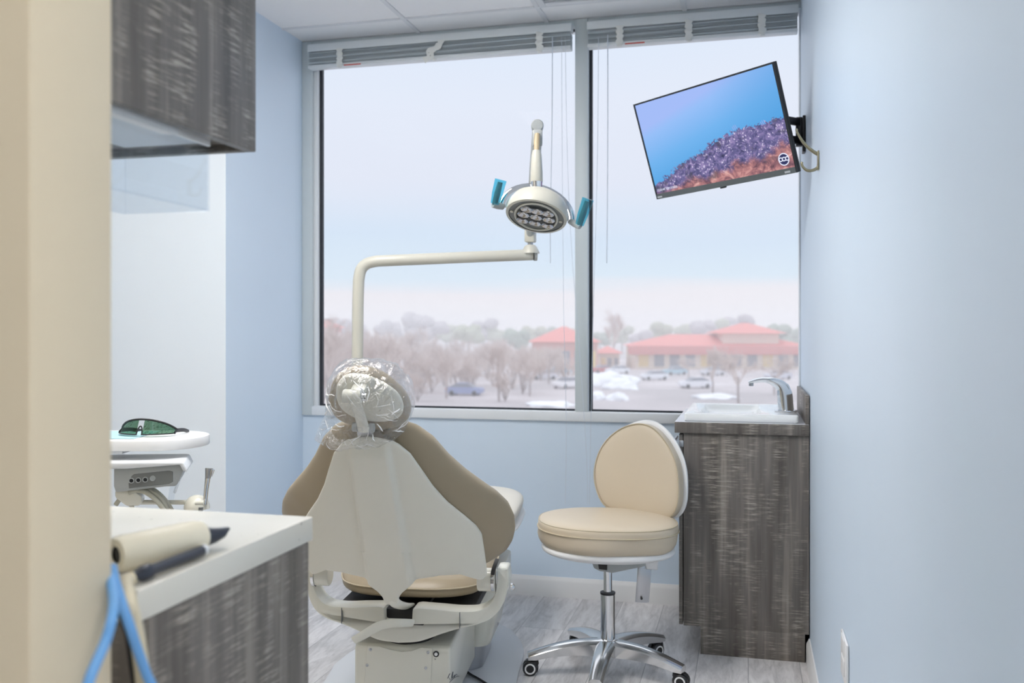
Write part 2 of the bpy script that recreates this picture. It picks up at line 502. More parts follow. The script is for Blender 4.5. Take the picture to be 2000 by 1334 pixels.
vx0 = gx0 - T + .014; vx1 = gx0 - .014; vy1 = gy0 - .014; vy0 = gy0 - T + .014
vent = thing('ceiling_vent', 'square grey air grille set in the ceiling grid near the window', 'ceiling vent', ((vx0 + vx1) / 2, (vy0 + vy1) / 2, ZC))
bm = bm_new()
for lo, hi in (((vx0, vy0, ZC - .012), (vx0 + .03, vy1, ZC - .0005)), ((vx1 - .03, vy0, ZC - .012), (vx1, vy1, ZC - .0005)),
               ((vx0 + .03, vy0, ZC - .012), (vx1 - .03, vy0 + .03, ZC - .0005)), ((vx0 + .03, vy1 - .03, ZC - .012), (vx1 - .03, vy1, ZC - .0005))):
    add_box(bm, lo, hi, .003)
mesh('vent_frame', bm, M_grid, vent)
bm = bm_new()
for k in range(22):
    y = vy0 + .04 + (vy1 - vy0 - .08) * k / 21
    obox(bm, ((vx0 + vx1) / 2, y, ZC - .007), Vector((1, 0, 0)), Vector((0, .8, .6)), Vector((0, -.6, .8)), vx1 - vx0 - .062, .014, .0015)
mesh('grille', bm, M_grid, vent)

dl = thing('fill_light', 'small round unseen downlight over the peninsula counter front', 'fill_light', (-.12, 1.0, ZC))  # added lamp out of view, brightens the right-facing side of the partition
mesh('trim_ring', lathe([(.062, -.004), (.085, -.004), (.088, -.0005), (.062, -.0005)], (-.12, 1.0, ZC), UP, 40, cap=False), M_white, dl)
mesh('bulb', lathe([(0, -.002), (.061, -.002)], (-.12, 1.0, ZC), UP, 32, cap=False), emis('fill_light_glow', (1.0, .95, .88, 1), 66.0), dl)

# ------------------------------------------------------------------ window
def yx(px): return PY(px, 649, WY).x
def zat(px, py): return PY(px, py, WY).z
xl0, xl1, xl2 = XL, yx(611), yx(619)
xm0, xm1 = yx(1124), yx(1149)
xr2, xr1 = yx(1561), XR
zb0, zb1 = ZS, zat(1000, 801)
zt1 = ZC - .003
zt0 = zat(1000, 63)
fy0, fy1 = WY - .012, WY + .07
win = struct('window_1', box((xl0, fy0, zb0), (xl1, fy1, zt1), .003), M_frame)
def wpart(n, lo, hi, m, b=.002): return mesh(n, box(lo, hi, b), m, win)
wpart('head_rail', (xl1, fy0 + .004, zt0), (xm0, fy1, zt1), M_frame)
wpart('head_rail', (xm1, fy0 + .004, zt0), (xr1, fy1, zt1), M_frame)
wpart('sill_rail', (xl1, fy0 - .004, zb0), (xr1, fy1, zb1), M_frame_in, .004)
wpart('mullion', (xm0, fy0 - .003, zb1), (xm1, fy1, zt1), M_frame, .004)
wpart('side_bead', (xl1, fy0 + .02, zb1), (xl2, fy1, zt0), M_frame_in)
wpart('side_bead', (xr2, fy0 + .02, zb1), (xr1, fy1, zt0), M_frame_in)
g = .013
def gasket(x0, x1):
    bm = bm_new()
    for lo, hi in (((x0, WY + .03, zb1), (x0 + g, WY + .05, zt0)), ((x0 + g, WY + .03, zb1), (x1 - g * .6, WY + .05, zb1 + .008)), ((x0 + g, WY + .03, zt0 - .006), (x1 - g * .6, WY + .05, zt0))):
        add_box(bm, lo, hi)
    mesh('gasket', bm, M_gasket, win)
gasket(xl2, xm0); gasket(xm1, xr2)
mesh('glass_pane', box((xl2 + g * .5, WY + .038, zb1 + .004), (xm0 - g * .3, WY + .042, zt0 - .003)), M_glass, win)
mesh('glass_pane', box((xm1 + g * .5, WY + .038, zb1 + .004), (xr2 - g * .3, WY + .042, zt0 - .003)), M_glass, win)

# ------------------------------------------------------------------ raised blinds
BY = WY - .045
def blind(x0, x1, label, clips, cords, tagx, tilt_clip):
    t = thing('venetian_blind', label, 'window blind', ((x0 + x1) / 2, BY, zt0 - .02), 0, 'raised venetian blinds')
    zt = zt0 - .001; hr = .036; stack = .057
    hb = mesh('headrail', box((x0, BY - .022, zt - hr), (x1, BY + .026, zt), .003), M_rail, t)
    bm = bm_new(); ns = 15
    for k in range(ns):
        z = zt - hr - .004 - stack * (k + .5) / ns
        w = .0235 + .0012 * math.sin(k * 2.1)
        sec = [(-w, -.0008), (0, .0012), (w, -.0008), (w, -.0026), (0, -.0006), (-w, -.0026)]
        b2 = loft([[Vector((xx, BY + .002 + a, z + b + (.002 * math.sin(k + xx * 3)))) for a, b in sec] for xx in [x0 + .004 + (x1 - x0 - .008) * i / 12 for i in range(13)]])
        merge(bm, b2)
    mesh('slat_stack', bm, M_blind, t)
    zb = zt - hr - stack - .011
    mesh('bottom_rail', box((x0 + .003, BY - .024, zb - .011), (x1 - .003, BY + .024, zb + .005), .004), M_rail, t)
    for i, cx in enumerate(clips):
        pts = [Vector((cx + (.012 if (i == tilt_clip and k % 2) else 0) * (1 if k < 2 else -1.6) + .002 * math.sin(k * 3 + i), BY - .027 - .003 * (k % 2), zt - hr + .004 - (stack + .03) * k / 5)) for k in range(6)]
        if i == tilt_clip: pts = [p + Vector((.03 * (1 - 2 * k / 5), 0, 0)) for k, p in enumerate(pts)]
        b2 = tube(catmull(pts, 4), [(.0022, .015 + .003 * math.sin(j * 1.3)) for j in range(21)], 8, flat=(0, 1, 0))
        mesh('ladder_tape', b2, M_clip, t)
        merge_b = box((cx - .009, BY - .03, zb - .020), (cx + .009, BY - .02, zb - .008), .003)
        mesh('tape_button', merge_b, M_clip, t)
    mesh('warning_tag', box((tagx, BY - .027, zb - .011), (tagx + .085, BY - .0245, zb - .006)), M_red, t)
    for pts, r in cords:
        mesh('cord', tube(catmull(pts, 6), r, 6), M_cord, t)
def cpt(px, py): return PY(px, py, BY - .034)
zc0 = lambda px: cpt(px, 75)
def clipx(px, py): return PY(px, py, BY).x
blind(xl1 + .004, xm0 - .006, 'raised grey venetian blind above the wider pane left of the mullion',
      [clipx(668, 115), clipx(852, 103), clipx(1056, 92)],
      [([cpt(1079, 72), cpt(1078, 250), cpt(1075, 420), cpt(1075, 514)], .0022),
       ([cpt(1097, 72), cpt(1098, 300), cpt(1101, 600), cpt(1106, 830), cpt(1104, 985)], .0011),
       ([cpt(1104, 72), cpt(1108, 300), cpt(1116, 480), cpt(1133, 700), cpt(1146, 900), cpt(1147, 984)], .0011)],
      clipx(676, 130), 1)
blind(xm1 + .004, XR - .012, 'raised grey venetian blind above the pane behind the television',
      [clipx(1212, 80), clipx(1346, 66), clipx(1488, 58)],
      [([cpt(1187, 68), cpt(1187, 250), cpt(1186, 420), cpt(1185, 514)], .0022),
       ([cpt(1169, 70), cpt(1167, 300), cpt(1162, 500), cpt(1158, 640), cpt(1154, 830), cpt(1151, 985)], .0012)],
      clipx(1222, 92), 9)

# ------------------------------------------------------------------ sink cabinet on the right
YC1 = WY - .004
def xs(px): return PY(px, 900, SY0).x
def zs(px, py): return PY(px, py, SY0).z
ztop = zs(1318, 823); zslab = zs(1400, 847)
xa, xb, xe = xs(1318), xs(1326), XR - .003
sink_cab = thing('sink_cabinet', 'dark grey wood-look base cabinet carrying the white sink by the window', 'cabinet', ((xa + xe) / 2, (SY0 + YC1) / 2, 0))
xg = xs(1335); zdoor = zs(1330, 1221); xk = xs(1368)
bm = bm_new()
add_box(bm, (xg, SY0, zdoor), (xe, YC1, zslab), .0015)
mesh('carcass', bm, M_lam, sink_cab)
mesh('toe_kick', box((xk, SY0 + .0005, 0), (xe - .014, YC1 - .02, zdoor), .001), M_lam, sink_cab)
dr = mesh('door', box((xb, SY0 + .003, zdoor + .002), (xg - .003, YC1 - .004, zslab - .006), .0015), M_lam, sink_cab)
hz = zslab - .04
mesh('hinge', box((xb + .0, SY0 - .004, hz - .012), (xg, SY0 + .001, hz + .012), .002), M_steel, sink_cab)
# pulled handle on the door front, seen edge-on
mesh('handle', tube([Vector((xb - .02, SY0 + .05, hz + .005)), Vector((xb - .02, SY0 + .18, hz + .005))], .005, 10), M_steel, dr)
wt = thing('worktop', 'grey wood-edged worktop with backsplash under the white sink', 'worktop', ((xa + xe) / 2, (SY0 + YC1) / 2, zslab))
xsp = xs(1573); zsp = zs(1579, 772)
M_laptop = pbr('pale_laminate_top', rgb(222, 222, 228), 0.15)
o = mesh('worktop_slab', box((xa, SY0 - .012, zslab + .0005), (xe, YC1, ztop), .002), [M_lam, M_laptop], wt)
for p in o.data.polygons:
    if p.normal.z > 0.7: p.material_index = 1
mesh('backsplash', box((xsp, SY0 - .010, ztop), (xe, YC1, zsp), .0015), M_lam, wt)

# sink: drop-in rectangular basin
zk0, zk1 = ztop + .001, PY(1400, 808, SY0 + .02).z
sx0, sx1 = PY(1336, 812, SY0 + .02).x, PY(1560, 815, SY0 + .02).x
sy0, sy1 = SY0 + .012, YC1 - .05
sink = thing('sink', 'white rectangular porcelain sink set in the grey worktop', 'sink', ((sx0 + sx1) / 2, (sy0 + sy1) / 2, zk0))
def rrect(x0, y0, x1, y1, r, z, n=6):
    pts = []
    for cx, cy, a0 in ((x1 - r, y1 - r, 0), (x0 + r, y1 - r, 90), (x0 + r, y0 + r, 180), (x1 - r, y0 + r, 270)):
        for k in range(n + 1):
            a = math.radians(a0 + 90 * k / n); pts.append(Vector((cx + r * math.cos(a), cy + r * math.sin(a), z)))
    return pts
bx0, bx1, by0, by1 = sx0 + .055, sx1 - .135, sy0 + .045, sy1 - .05
S = [rrect(sx0 + .004, sy0 + .004, sx1 - .004, sy1 - .004, .012, zk0), rrect(sx0, sy0, sx1, sy1, .012, zk0 + .004), rrect(sx0, sy0, sx1, sy1, .012, zk1 - .004),
     rrect(sx0 + .004, sy0 + .004, sx1 - .004, sy1 - .004, .012, zk1), rrect(bx0 - .006, by0 - .006, bx1 + .006, by1 + .006, .03, zk1),
     rrect(bx0, by0, bx1, by1, .03, zk1 - .006), rrect(bx0 + .006, by0 + .006, bx1 - .006, by1 - .006, .035, zk1 - .02), rrect(bx0 + .02, by0 + .02, bx1 - .02, by1 - .02, .04, zk0 + .0005)]
bm = loft(S, cap=True); mesh('basin', bm, M_porc, sink, ang=50)
mesh('drain', lathe([(0, .0015), (.018, .0015), (.022, 0)], ((bx0 + bx1) / 2, (by0 + by1) / 2, zk0 + .001), seg=24), M_chrome, sink)

fb = PZ(1535, 804, zk1)
fdx = Vector((-1, 0, 0))
fau = thing('faucet', 'chrome arched faucet standing on the right rim of the white sink', 'faucet', (fb.x, fb.y, zk1))
fd = (fb - EYE).dot(FW)
def fp(px, py): return PY(px, py, fb.y)
mesh('base_plate', lathe([(.042, 0), (.043, .003), (.041, .006), (.028, .008)], (fb.x, fb.y, zk1 + .0005), seg=32), M_chrome, fau)
b0, b1 = fp(1535, 800), fp(1531, 764)
path = catmull([fp(1535, 804), fp(1534, 790), fp(1532, 770), fp(1526, 755), fp(1512, 746), fp(1494, 742), fp(1476, 743.5), fp(1462, 747)], 5)
npt = len(path)
def frad(i):
    t = i / (npt - 1)
    a = .029 - .019 * min(1, max(0, (t - .30) / .4))
    return (a if t < .8 else a * (1 - .5 * (t - .8) / .2), .026 - .008 * t)
mesh('body', tube(path, [frad(i) for i in range(npt)], 16, flat=(1, 0, 0)), M_chrome, fau)
mesh('aerator', lathe([(.009, 0), (.009, -.011), (.007, -.012)], fp(1467, 748), seg=16), M_steel, fau)
hp = fp(1535, 757)
mesh('lever', tube(catmull([fp(1530, 752), fp(1537, 752), fp(1541, 760)], 4), [(.006, .016)] * 9, 12, flat=(0, 0, 1)), M_chrome, fau)

# ------------------------------------------------------------------ television on the wall
TVC = [Vector(p) for p in ((-.443, 3.706, 2.089), (.082, 3.306, 2.110), (.167, 3.399, 1.745), (-.358, 3.798, 1.723))]
tvc = sum(TVC, Vector()) / 4
ex = (TVC[1] - TVC[0]).normalized(); ez = (TVC[0] - TVC[3]).normalized(); ey = ez.cross(ex).normalized()
TW, TH = (TVC[1] - TVC[0]).length, (TVC[0] - TVC[3]).length
def tvp(u, v, h=0.0):       # u, v from the lower left corner of the front face in metres; h behind the face
    return TVC[3] + ex * u + ez * v + ey * h
tv = thing('television', 'flat television showing a blue coral reef, tilted on a wall bracket before the window', 'television', tvc)
def tvbox(u0, v0, h0, u1, v1, h1, bev=.0):
    return obox(bm_new(), tvp((u0 + u1) / 2, (v0 + v1) / 2, (h0 + h1) / 2), ex, ey, ez, u1 - u0, h1 - h0, v1 - v0, bev)
mesh('housing', merge(tvbox(0, 0, .004, TW, TH, .022, .002), tvbox(.08, .0, .022, TW - .08, TH * .62, .05, .006)), M_black, tv)
fb_ = bm_new()
bz, bl = .0065, .021
for a in ((0, 0, 0, bz, TH, .006), (TW - bz, 0, 0, TW, TH, .006), (bz, TH - bz, 0, TW - bz, TH, .006)): merge(fb_, tvbox(*a))
mesh('bezel', fb_, M_bezel, tv)
mesh('lower_bezel', tvbox(bz, 0, -.001, TW - bz, bl, .006), M_bezel_low, tv)
mesh('infrared_receiver', tvbox(TW * .5 - .012, -.006, .002, TW * .5 + .012, .0, .012, .001), M_black, tv)
mesh('badge', tvbox(.008, .005, -.002, .032, .011, -.001), M_logo, tv)
mesh('badge', tvbox(TW - .05, .005, -.002, TW - .028, .012, -.001), M_logo, tv)

def screen_mat():
    m = bpy.data.materials.new('reef_picture'); m.use_nodes = True
    nt = m.node_tree; nt.nodes.clear()
    out = N(nt, 'OutputMaterial'); e = N(nt, 'Emission', Strength=0.94)
    tc = N(nt, 'TexCoord'); sp = N(nt, 'SeparateXYZ'); nt.links.new(tc.outputs['UV'], sp.inputs[0])
    u, v = sp.outputs['X'], sp.outputs['Y']
    def nz(su, sv, det=3.0, rough=.6, off=0.0, dist=0.0):
        c = N(nt, 'CombineXYZ'); nt.links.new(math_n(nt, 'MULTIPLY', u, su), c.inputs[0]); nt.links.new(math_n(nt, 'MULTIPLY', v, sv), c.inputs[1]); c.inputs[2].default_value = off
        n = N(nt, 'TexNoise', Scale=1.0, Detail=det, Roughness=rough, Distortion=dist); nt.links.new(c.outputs[0], n.inputs['Vector']); return n.outputs['Fac'], c.outputs[0]
    # water: pale violet upper left to clear blue
    w = math_n(nt, 'SUBTRACT', math_n(nt, 'ADD', v, math_n(nt, 'MULTIPLY', u, -.42)), -.28)
    water = ramp(nt, w, [(0.30, rgb(84, 164, 224)), (0.62, rgb(116, 180, 238)), (0.90, rgb(150, 190, 246)), (1.0, rgb(164, 188, 246))])
    water = mixc(nt, water, rgb(84, 158, 222), math_n(nt, 'MULTIPLY', math_n(nt, 'SUBTRACT', u, .55, clamp=True), 1.0, clamp=True))
    # reef outline
    big, _ = nz(5.5, 2.0, 2.0); sm, _ = nz(42, 24, 3.0, .7, 3.0, .6)
    hgt = math_n(nt, 'ADD', math_n(nt, 'ADD', .20, math_n(nt, 'MULTIPLY', math_n(nt, 'SINE', math_n(nt, 'MULTIPLY', math_n(nt, 'SUBTRACT', u, .12), 2.15)), .29)),
                 math_n(nt, 'ADD', math_n(nt, 'MULTIPLY', math_n(nt, 'SUBTRACT', big, .5), .24), math_n(nt, 'MULTIPLY', math_n(nt, 'SUBTRACT', sm, .5), .20)))
    d = math_n(nt, 'SUBTRACT', hgt, v)
    mask = math_n(nt, 'MULTIPLY', d, 60.0, clamp=True)
    tx, txv = nz(30, 17, 5.0, .72, 8.0, 1.0)
    vo = N(nt, 'TexVoronoi', Scale=1.0); c2 = N(nt, 'CombineXYZ'); nt.links.new(math_n(nt, 'MULTIPLY', u, 62), c2.inputs[0]); nt.links.new(math_n(nt, 'MULTIPLY', v, 36), c2.inputs[1]); nt.links.new(c2.outputs[0], vo.inputs['Vector'])
    dots = math_n(nt, 'MULTIPLY', math_n(nt, 'LESS_THAN', vo.outputs['Distance'], .30), math_n(nt, 'GREATER_THAN', tx, .50))
    coral = ramp(nt, tx, [(0.30, rgb(62, 62, 92)), (0.46, rgb(104, 100, 146)), (0.60, rgb(146, 132, 180)), (0.76, rgb(188, 172, 206))])
    coral = mixc(nt, coral, rgb(222, 212, 240), math_n(nt, 'MULTIPLY', dots, .85))
    rock = ramp(nt, nz(15, 10, 5.0, .65, 21.0, .9)[0], [(0.30, rgb(70, 62, 72)), (0.43, rgb(140, 100, 110)), (0.55, rgb(192, 136, 136)), (0.68, rgb(232, 184, 178))])
    low = math_n(nt, 'SUBTRACT', math_n(nt, 'ADD', math_n(nt, 'MULTIPLY', u, .20), math_n(nt, 'MULTIPLY', math_n(nt, 'SUBTRACT', big, .45), .35)), math_n(nt, 'SUBTRACT', v, .03))
    rf = math_n(nt, 'MULTIPLY', math_n(nt, 'ADD', low, math_n(nt, 'MULTIPLY', math_n(nt, 'SUBTRACT', tx, .5), .2)), 14.0, clamp=True)
    reef = mixc(nt, coral, rock, rf)
    reef = mixc(nt, reef, rgb(86, 84, 96), math_n(nt, 'MULTIPLY', math_n(nt, 'MULTIPLY', math_n(nt, 'SUBTRACT', nz(9, 6, 3.0, .6, 33.0)[0], .55, clamp=True), 8.0, clamp=True), .7))
    # striped fish
    nt.links.new(mixc(nt, water, reef, mask), e.inputs['Color'])
    nt.links.new(e.outputs[0], out.inputs[0])
    return m
def uvquad(p00, p10, p11, p01):
    bm = bm_new(); vs = [bm.verts.new(p) for p in (p00, p10, p11, p01)]
    f = bm.faces.new(vs); uv = bm.loops.layers.uv.new('UVMap')
    for l, c in zip(f.loops, ((0, 0), (1, 0), (1, 1), (0, 1))): l[uv].uv = c
    return bm
scr = mesh('screen', uvquad(tvp(bz, bl, .003), tvp(TW - bz, bl, .003), tvp(TW - bz, TH - bz, .003), tvp(bz, TH - bz, .003)), screen_mat(), tv)
M_em_white = emis('screen_white', rgb(226, 230, 250), 1.0)
M_em_navy = emis('screen_navy', rgb(54, 58, 96), 1.0)
M_em_fish = emis('screen_fish', rgb(150, 170, 226), 1.0)
def text_bm(s, size, org, ax, az, nrm, extrude=0.0003, spacing=1.0, offset=0.0):
    cu = bpy.data.curves.new('tmp_text', 'FONT'); cu.body = s; cu.size = size; cu.extrude = extrude; cu.align_x = 'CENTER'; cu.align_y = 'CENTER'; cu.space_character = spacing; cu.offset = offset
    ob = bpy.data.objects.new('tmp_text', cu); COL.objects.link(ob)
    dg = bpy.context.evaluated_depsgraph_get(); me = bpy.data.meshes.new_from_object(ob.evaluated_get(dg))
    bpy.data.objects.remove(ob); bpy.data.curves.remove(cu)
    bm = bm_new(); bm.from_mesh(me); bpy.data.meshes.remove(me)
    for v in bm.verts: v.co = Vector(org) + ax * v.co.x + az * v.co.y + nrm * v.co.z
    return bm
ec = tvp(TW - .045, bl + .033, .0026)
emb = mesh('emblem', lathe([(0, 0), (.0225, 0)], ec, -ey, 40, cap=False, e1=ex), M_em_white, scr)
mesh('emblem_field', lathe([(0, .0004), (.0188, .0004)], ec, -ey, 40, cap=False, e1=ex), M_em_navy, scr)
mesh('emblem_letters', text_bm('CCC', .0205, ec - ey * .0009, ex, ez, -ey, spacing=.86, offset=.0007), M_em_white, scr)
mesh('clock_caption', text_bm('17:25:44  02/17/2025', .0125, tvp(.064, bl + .0135, .0022), ex, ez, -ey), M_em_white, scr)
for fu, fv in ((.66, .52), (.845, .50)):
    b_ = bm_new()
    for k in range(3):
        c_ = tvp(TW * fu + .007 * k, TH * fv + .002 * k, .0024)
        obox(b_, c_, (ex + ez * .35).normalized(), ey, (ez - ex * .35).normalized(), .0022, .0006, .018 - .004 * abs(k - 1))
    mesh('striped_fish', b_, M_em_fish, scr)

# bracket that holds the television
def wall(px, py): return PX(px, py, XR)
bp0 = wall(1573, 228); bp1 = wall(1573, 283)
mt = thing('wall_bracket', 'black steel television wall bracket with two arms on the pale blue wall', 'bracket', (XR, bp0.y, (bp0.z + bp1.z) / 2))
zA = (PY(1560, 240, bp0.y).z, PY(1560, 276, bp0.y).z)
mesh('wall_plate', box((XR - .012, bp0.y - .03, bp1.z - .03), (XR - .0008, bp0.y + .03, bp0.z), .002), M_black, mt)
tvback = tvp(TW * .62, TH * .5, .055)
for z in zA:
    a = Vector((XR - .012, bp0.y, z)); b = Vector((tvback.x, tvback.y, z + .0))
    dv = (b - a); 
    t_ = obox(bm_new(), (a + b) / 2, dv.normalized(), dv.normalized().cross(UP).normalized(), UP, dv.length - .01, .012, .03, .002)
    mesh('arm', t_, M_black, mt)
mesh('knuckle', box((XR - .036, bp0.y - .016, zA[1] - .02), (XR - .012, bp0.y + .016, zA[0] + .02), .003), M_black, mt)
hd = obox(bm_new(), tvp(TW * .62, TH * .5, .066), ex, ey, ez, .14, .022, .2, .003)
mesh('head_plate', hd, M_black, mt)

# coat hook on the right wall
hk0 = wall(1600, 297); hk1 = wall(1600, 330)
hook = thing('coat_hook', 'brushed nickel double coat hook on the pale blue wall beside the television', 'hook', (XR, hk0.y, (hk0.z + hk1.z) / 2))
hkp = lambda px, py: PY(px, py, hk0.y)
mesh('back_plate', box((XR - .006, hk0.y - .012, hk1.z - .004), (XR - .0008, hk0.y + .012, hk0.z + .004), .002), M_bronze, hook)
pth = catmull([hkp(1599.5, 302), hkp(1590, 297), hkp(1577, 287), hkp(1566, 274), hkp(1559, 262), hkp(1555, 254)], 5)
mesh('upper_prong', tube(pth, [.0062 - .003 * i / (len(pth) - 1) for i in range(len(pth))], 12), M_bronze, hook)
mesh('prong_tip', lathe([(0, -.004), (.0055, -.003), (.0062, 0), (.0055, .003), (0, .004)], hkp(1556, 254.5), (1, 0, .2), 16), M_bronze, hook)
pth = catmull([hkp(1599.5, 318), hkp(1597, 327), hkp(1588, 332.5), hkp(1577, 333), hkp(1569, 327), hkp(1566, 320), hkp(1567, 316.5)], 5)
mesh('lower_prong', tube(pth, [.0055 - .0018 * i / (len(pth) - 1) for i in range(len(pth))], 12), M_bronze, hook)

# outlet plate on the right wall
o0 = PX(1659, 1252, XR); o1 = PX(1648, 1236, XR)
op = thing('outlet_plate', 'white outlet plate low on the pale blue wall near the baseboard end', 'outlet', (XR, (o0.y + o1.y) / 2, .42))
mesh('plate', box((XR - .007, o0.y, .40), (XR - .0008, o1.y, (o0.z + o1.z) / 2), .003), M_white, op)
mesh('socket', box((XR - .0095, o0.y + .03, .42), (XR - .007, o1.y - .03, .455), .001), M_white, op)
mesh('socket', box((XR - .0095, o0.y + .03, .465), (XR - .007, o1.y - .03, .50), .001), M_white, op)

# ------------------------------------------------------------------ dental chair
DH = 2.65
C0 = PD(762, 1130, DH); ZH = C0.z
PHI = YAW - math.radians(7.0)
chair = thing('dental_chair', 'taupe dental treatment chair with cream shell, reclined beside the stool', 'dental chair', (C0.x, C0.y, 0), PHI)
CM = ROOTM[chair.name]; CI = CM.inverted(); CR = CI.to_3x3()
EYEL = CI @ EYE
def rl(px, py): return CR @ ray(px, py)
def L2(px, py, yl, h=0.0):
    r = rl(px, py); p = EYEL + r * ((yl - EYEL.y) / r.y); return Vector((p.x, p.y + h, p.z))
TL_ = math.radians(28)
HO = Vector((0, 0, ZH)); TV_ = Vector((0, -math.sin(TL_), math.cos(TL_))); NV = Vector((0, math.cos(TL_), math.sin(TL_)))
def UV(px, py, c, off):
    r = rl(px, py); u = 0.0
    for _ in range(40):
        P0 = HO + NV * (off + c * u * u)
        s = (P0 - EYEL).dot(NV) / r.dot(NV); P = EYEL + r * s
        u = .5 * u + .5 * P.x
    return (u, (P - HO).dot(TV_))
def sfc(u, v, off, c=.9): return HO + Vector((u, 0, 0)) + TV_ * v + NV * (off + c * u * u)
CS, CC = .95, .68
# shell
right = [UV(px, py, CS, 0) for px, py in ((735, 854.5), (750, 857), (765, 861), (779, 868), (801, 886), (823, 917), (845, 949), (873, 980), (908, 1008), (930, 1027), (941, 1043), (946, 1075), (950, 1105), (951, 1122), (942, 1131), (925, 1123), (907, 1119), (861, 1122), (815, 1129), (800, 1138), (788, 1148), (782, 1157), (780.5, 1171))]
topv = UV(716, 853, CS, 0)[1]; botv = right[-1][1]
half = [(0, topv)] + [p for p in right if p[0] > .008]
outl = half + [(0, botv)] + [(-u, v) for u, v in half[::-1] if u > 0]
def sstep(a, b, x):
    t = min(1, max(0, (x - a) / (b - a))); return t * t * (3 - 2 * t)
def shell_map(u, v, h):
    w = .050 + .012 * (topv - v) / (topv - botv)
    k = 1 - sstep(w - .003, w + .009 + .012 * (topv - v) * (1 if u > 0 else .2), abs(u))
    fade = min(1, max(0, (topv - v) / .05))
    return sfc(u, v, -.017 * k * fade + h, CS)
mesh('backrest_shell', puff(outl, shell_map, .02, .010, center=(0, .16), n=260, rings=46, pf=3, pb=5), M_cream2, chair, local=True, ang=60)
# cushion behind the shell
cr = [UV(px, py, CC, .055) for px, py in ((772, 828), (788, 829), (813, 837), (845, 860), (876, 895), (908, 923.5), (939, 945.5), (971, 967.6), (993, 989.6), (1004, 1012), (1006, 1034), (1001, 1057), (989, 1076), (971, 1090), (952, 1101))]
ctop = UV(722, 824, CC, .055)[1]
half = [(0, ctop)] + cr + [(.20, -.03), (.10, -.04)]
outl = half + [(-u, v) for u, v in half[::-1] if u > 0]
def cush_map(u, v, h): return sfc(u, v, .062 + h + .0015 * math.sin(v * 60 + u * 31) * sstep(.2, .3, abs(u)), CC)
mesh('backrest_cushion', puff(outl, cush_map, .075, .052, center=(0, .2), n=160, rings=22, pf=2.4, pb=2.1), M_taupe, chair, local=True, ang=70)

# seat and leg rest
def sup(rx, ry, cx, cy, n=64, e=3.2):
    return [(cx + rx * abs(math.cos(t)) ** (2 / e) * (1 if math.cos(t) >= 0 else -1), cy + ry * abs(math.sin(t)) ** (2 / e) * (1 if math.sin(t) >= 0 else -1)) for t in [2 * math.pi * k / n for k in range(n)]]
zs0 = L2(790, 1152, .18).z
def seat_map(u, v, h): return Vector((u, v, zs0 + h + .16 * max(0, v - .25) - .004 * (1 if abs(h) < .02 else 0)))
sx_half = (L2(946, 1150, .22).x - L2(640, 1150, .22).x) / 2
mesh('seat_cushion', puff(sup(sx_half, .29, 0, .46), seat_map, .052, .052, n=120, rings=16, pf=2.3, pb=2.3), M_taupe, chair, local=True, ang=70)
seam = [Vector((x * 1.004, y, zs0 + .006 + .16 * max(0, y - .25))) for x, y in resample([Vector(p) for p in sup(sx_half, .29, 0, .46)], 90)]
seam = [(p.x, p.y, p.z) for p in seam]
mesh('seat_piping', tube(seam + seam[:1], .0022, 6, cap=False), M_tan2, chair, local=True)
fz = L2(1010, 980, 1.10).z
lx = L2(1024, 980, 1.10).x
def leg_map(u, v, h): return Vector((u, v, fz + h + .05 * (v - 1.0)))
mesh('leg_rest_cushion', puff(sup(lx, .29, 0, .98, e=3.6), leg_map, .045, .05, n=100, rings=14, pf=2.6, pb=2.6), M_pale, chair, local=True, ang=70)
def lsh_map(u, v, h): return Vector((u, v, fz - .045 + h + .05 * (v - 1.0)))
mesh('leg_rest_shell', puff(sup(lx + .008, .30, 0, .97, e=3.4), lsh_map, .012, .16, n=100, rings=14, pf=5, pb=1.15), M_white, chair, local=True, ang=60)

# hinges
yh = .16
zc = L2(955, 1132, yh).z
xh = [L2(px, 1132, yh).x for px in (934, 961, 968, 997)]
for s in (1, -1):
    ax = (s, 0, 0)
    mesh('hinge_barrel', lathe([(.0, 0), (.031, 0), (.034, .004), (.034, xh[1] - xh[0]), (0, xh[1] - xh[0])], (s * xh[0], yh, zc), ax, 28, cap=False), M_cream, chair, local=True)
    mesh('hinge_ring', lathe([(.032, 0), (.037, .001), (.037, xh[2] - xh[1] - .001), (.032, xh[2] - xh[1])], (s * xh[1], yh, zc), ax, 28), M_chrome, chair, local=True)
    mesh('hinge_cap', lathe([(.006, 0), (.012, .001), (.012, .006), (.006, .012), (0, .013)], (s * (xh[3] + .001), yh, zc - .02), ax, 20), M_chrome, chair, local=True)

# yoke
def yk(x): return .09 + .9 * x * x
def LYk(px, py):
    yl = .1
    for _ in range(12): p = L2(px, py, yl); yl = yk(p.x)
    return (p.x, p.z)
half = [LYk(*p) for p in ((800, 1256), (818, 1254), (841, 1247), (866, 1238), (898, 1228.6), (930, 1221.7), (958, 1210), (976, 1192), (987, 1167), (994, 1135), (991, 1109))]
half2 = [LYk(*p) for p in ((970, 1109), (969, 1150), (958, 1177), (935, 1192), (898, 1194.5), (855, 1191), (816.5, 1188), (805, 1189.5), (804, 1215))]
hb_ = [(0, LYk(781, 1257)[1])] + catmull([Vector((a, b)) for a, b in half], 4) 
hb_ = [(p[0], p[1]) for p in hb_]
ht_ = [(p[0], p[1]) for p in catmull([Vector((a, b)) for a, b in half2[:7]], 4)] + half2[7:]
R_ = hb_ + ht_
L_ = [(-a, b) for a, b in R_[::-1] if a > .001]
mesh('yoke', slab(R_ + L_, lambda a, b, h: Vector((a, yk(a) + h, b)), .075, .006, 2), M_cream, chair, local=True, ang=35)
xj = LYk(898, 1200)[0]
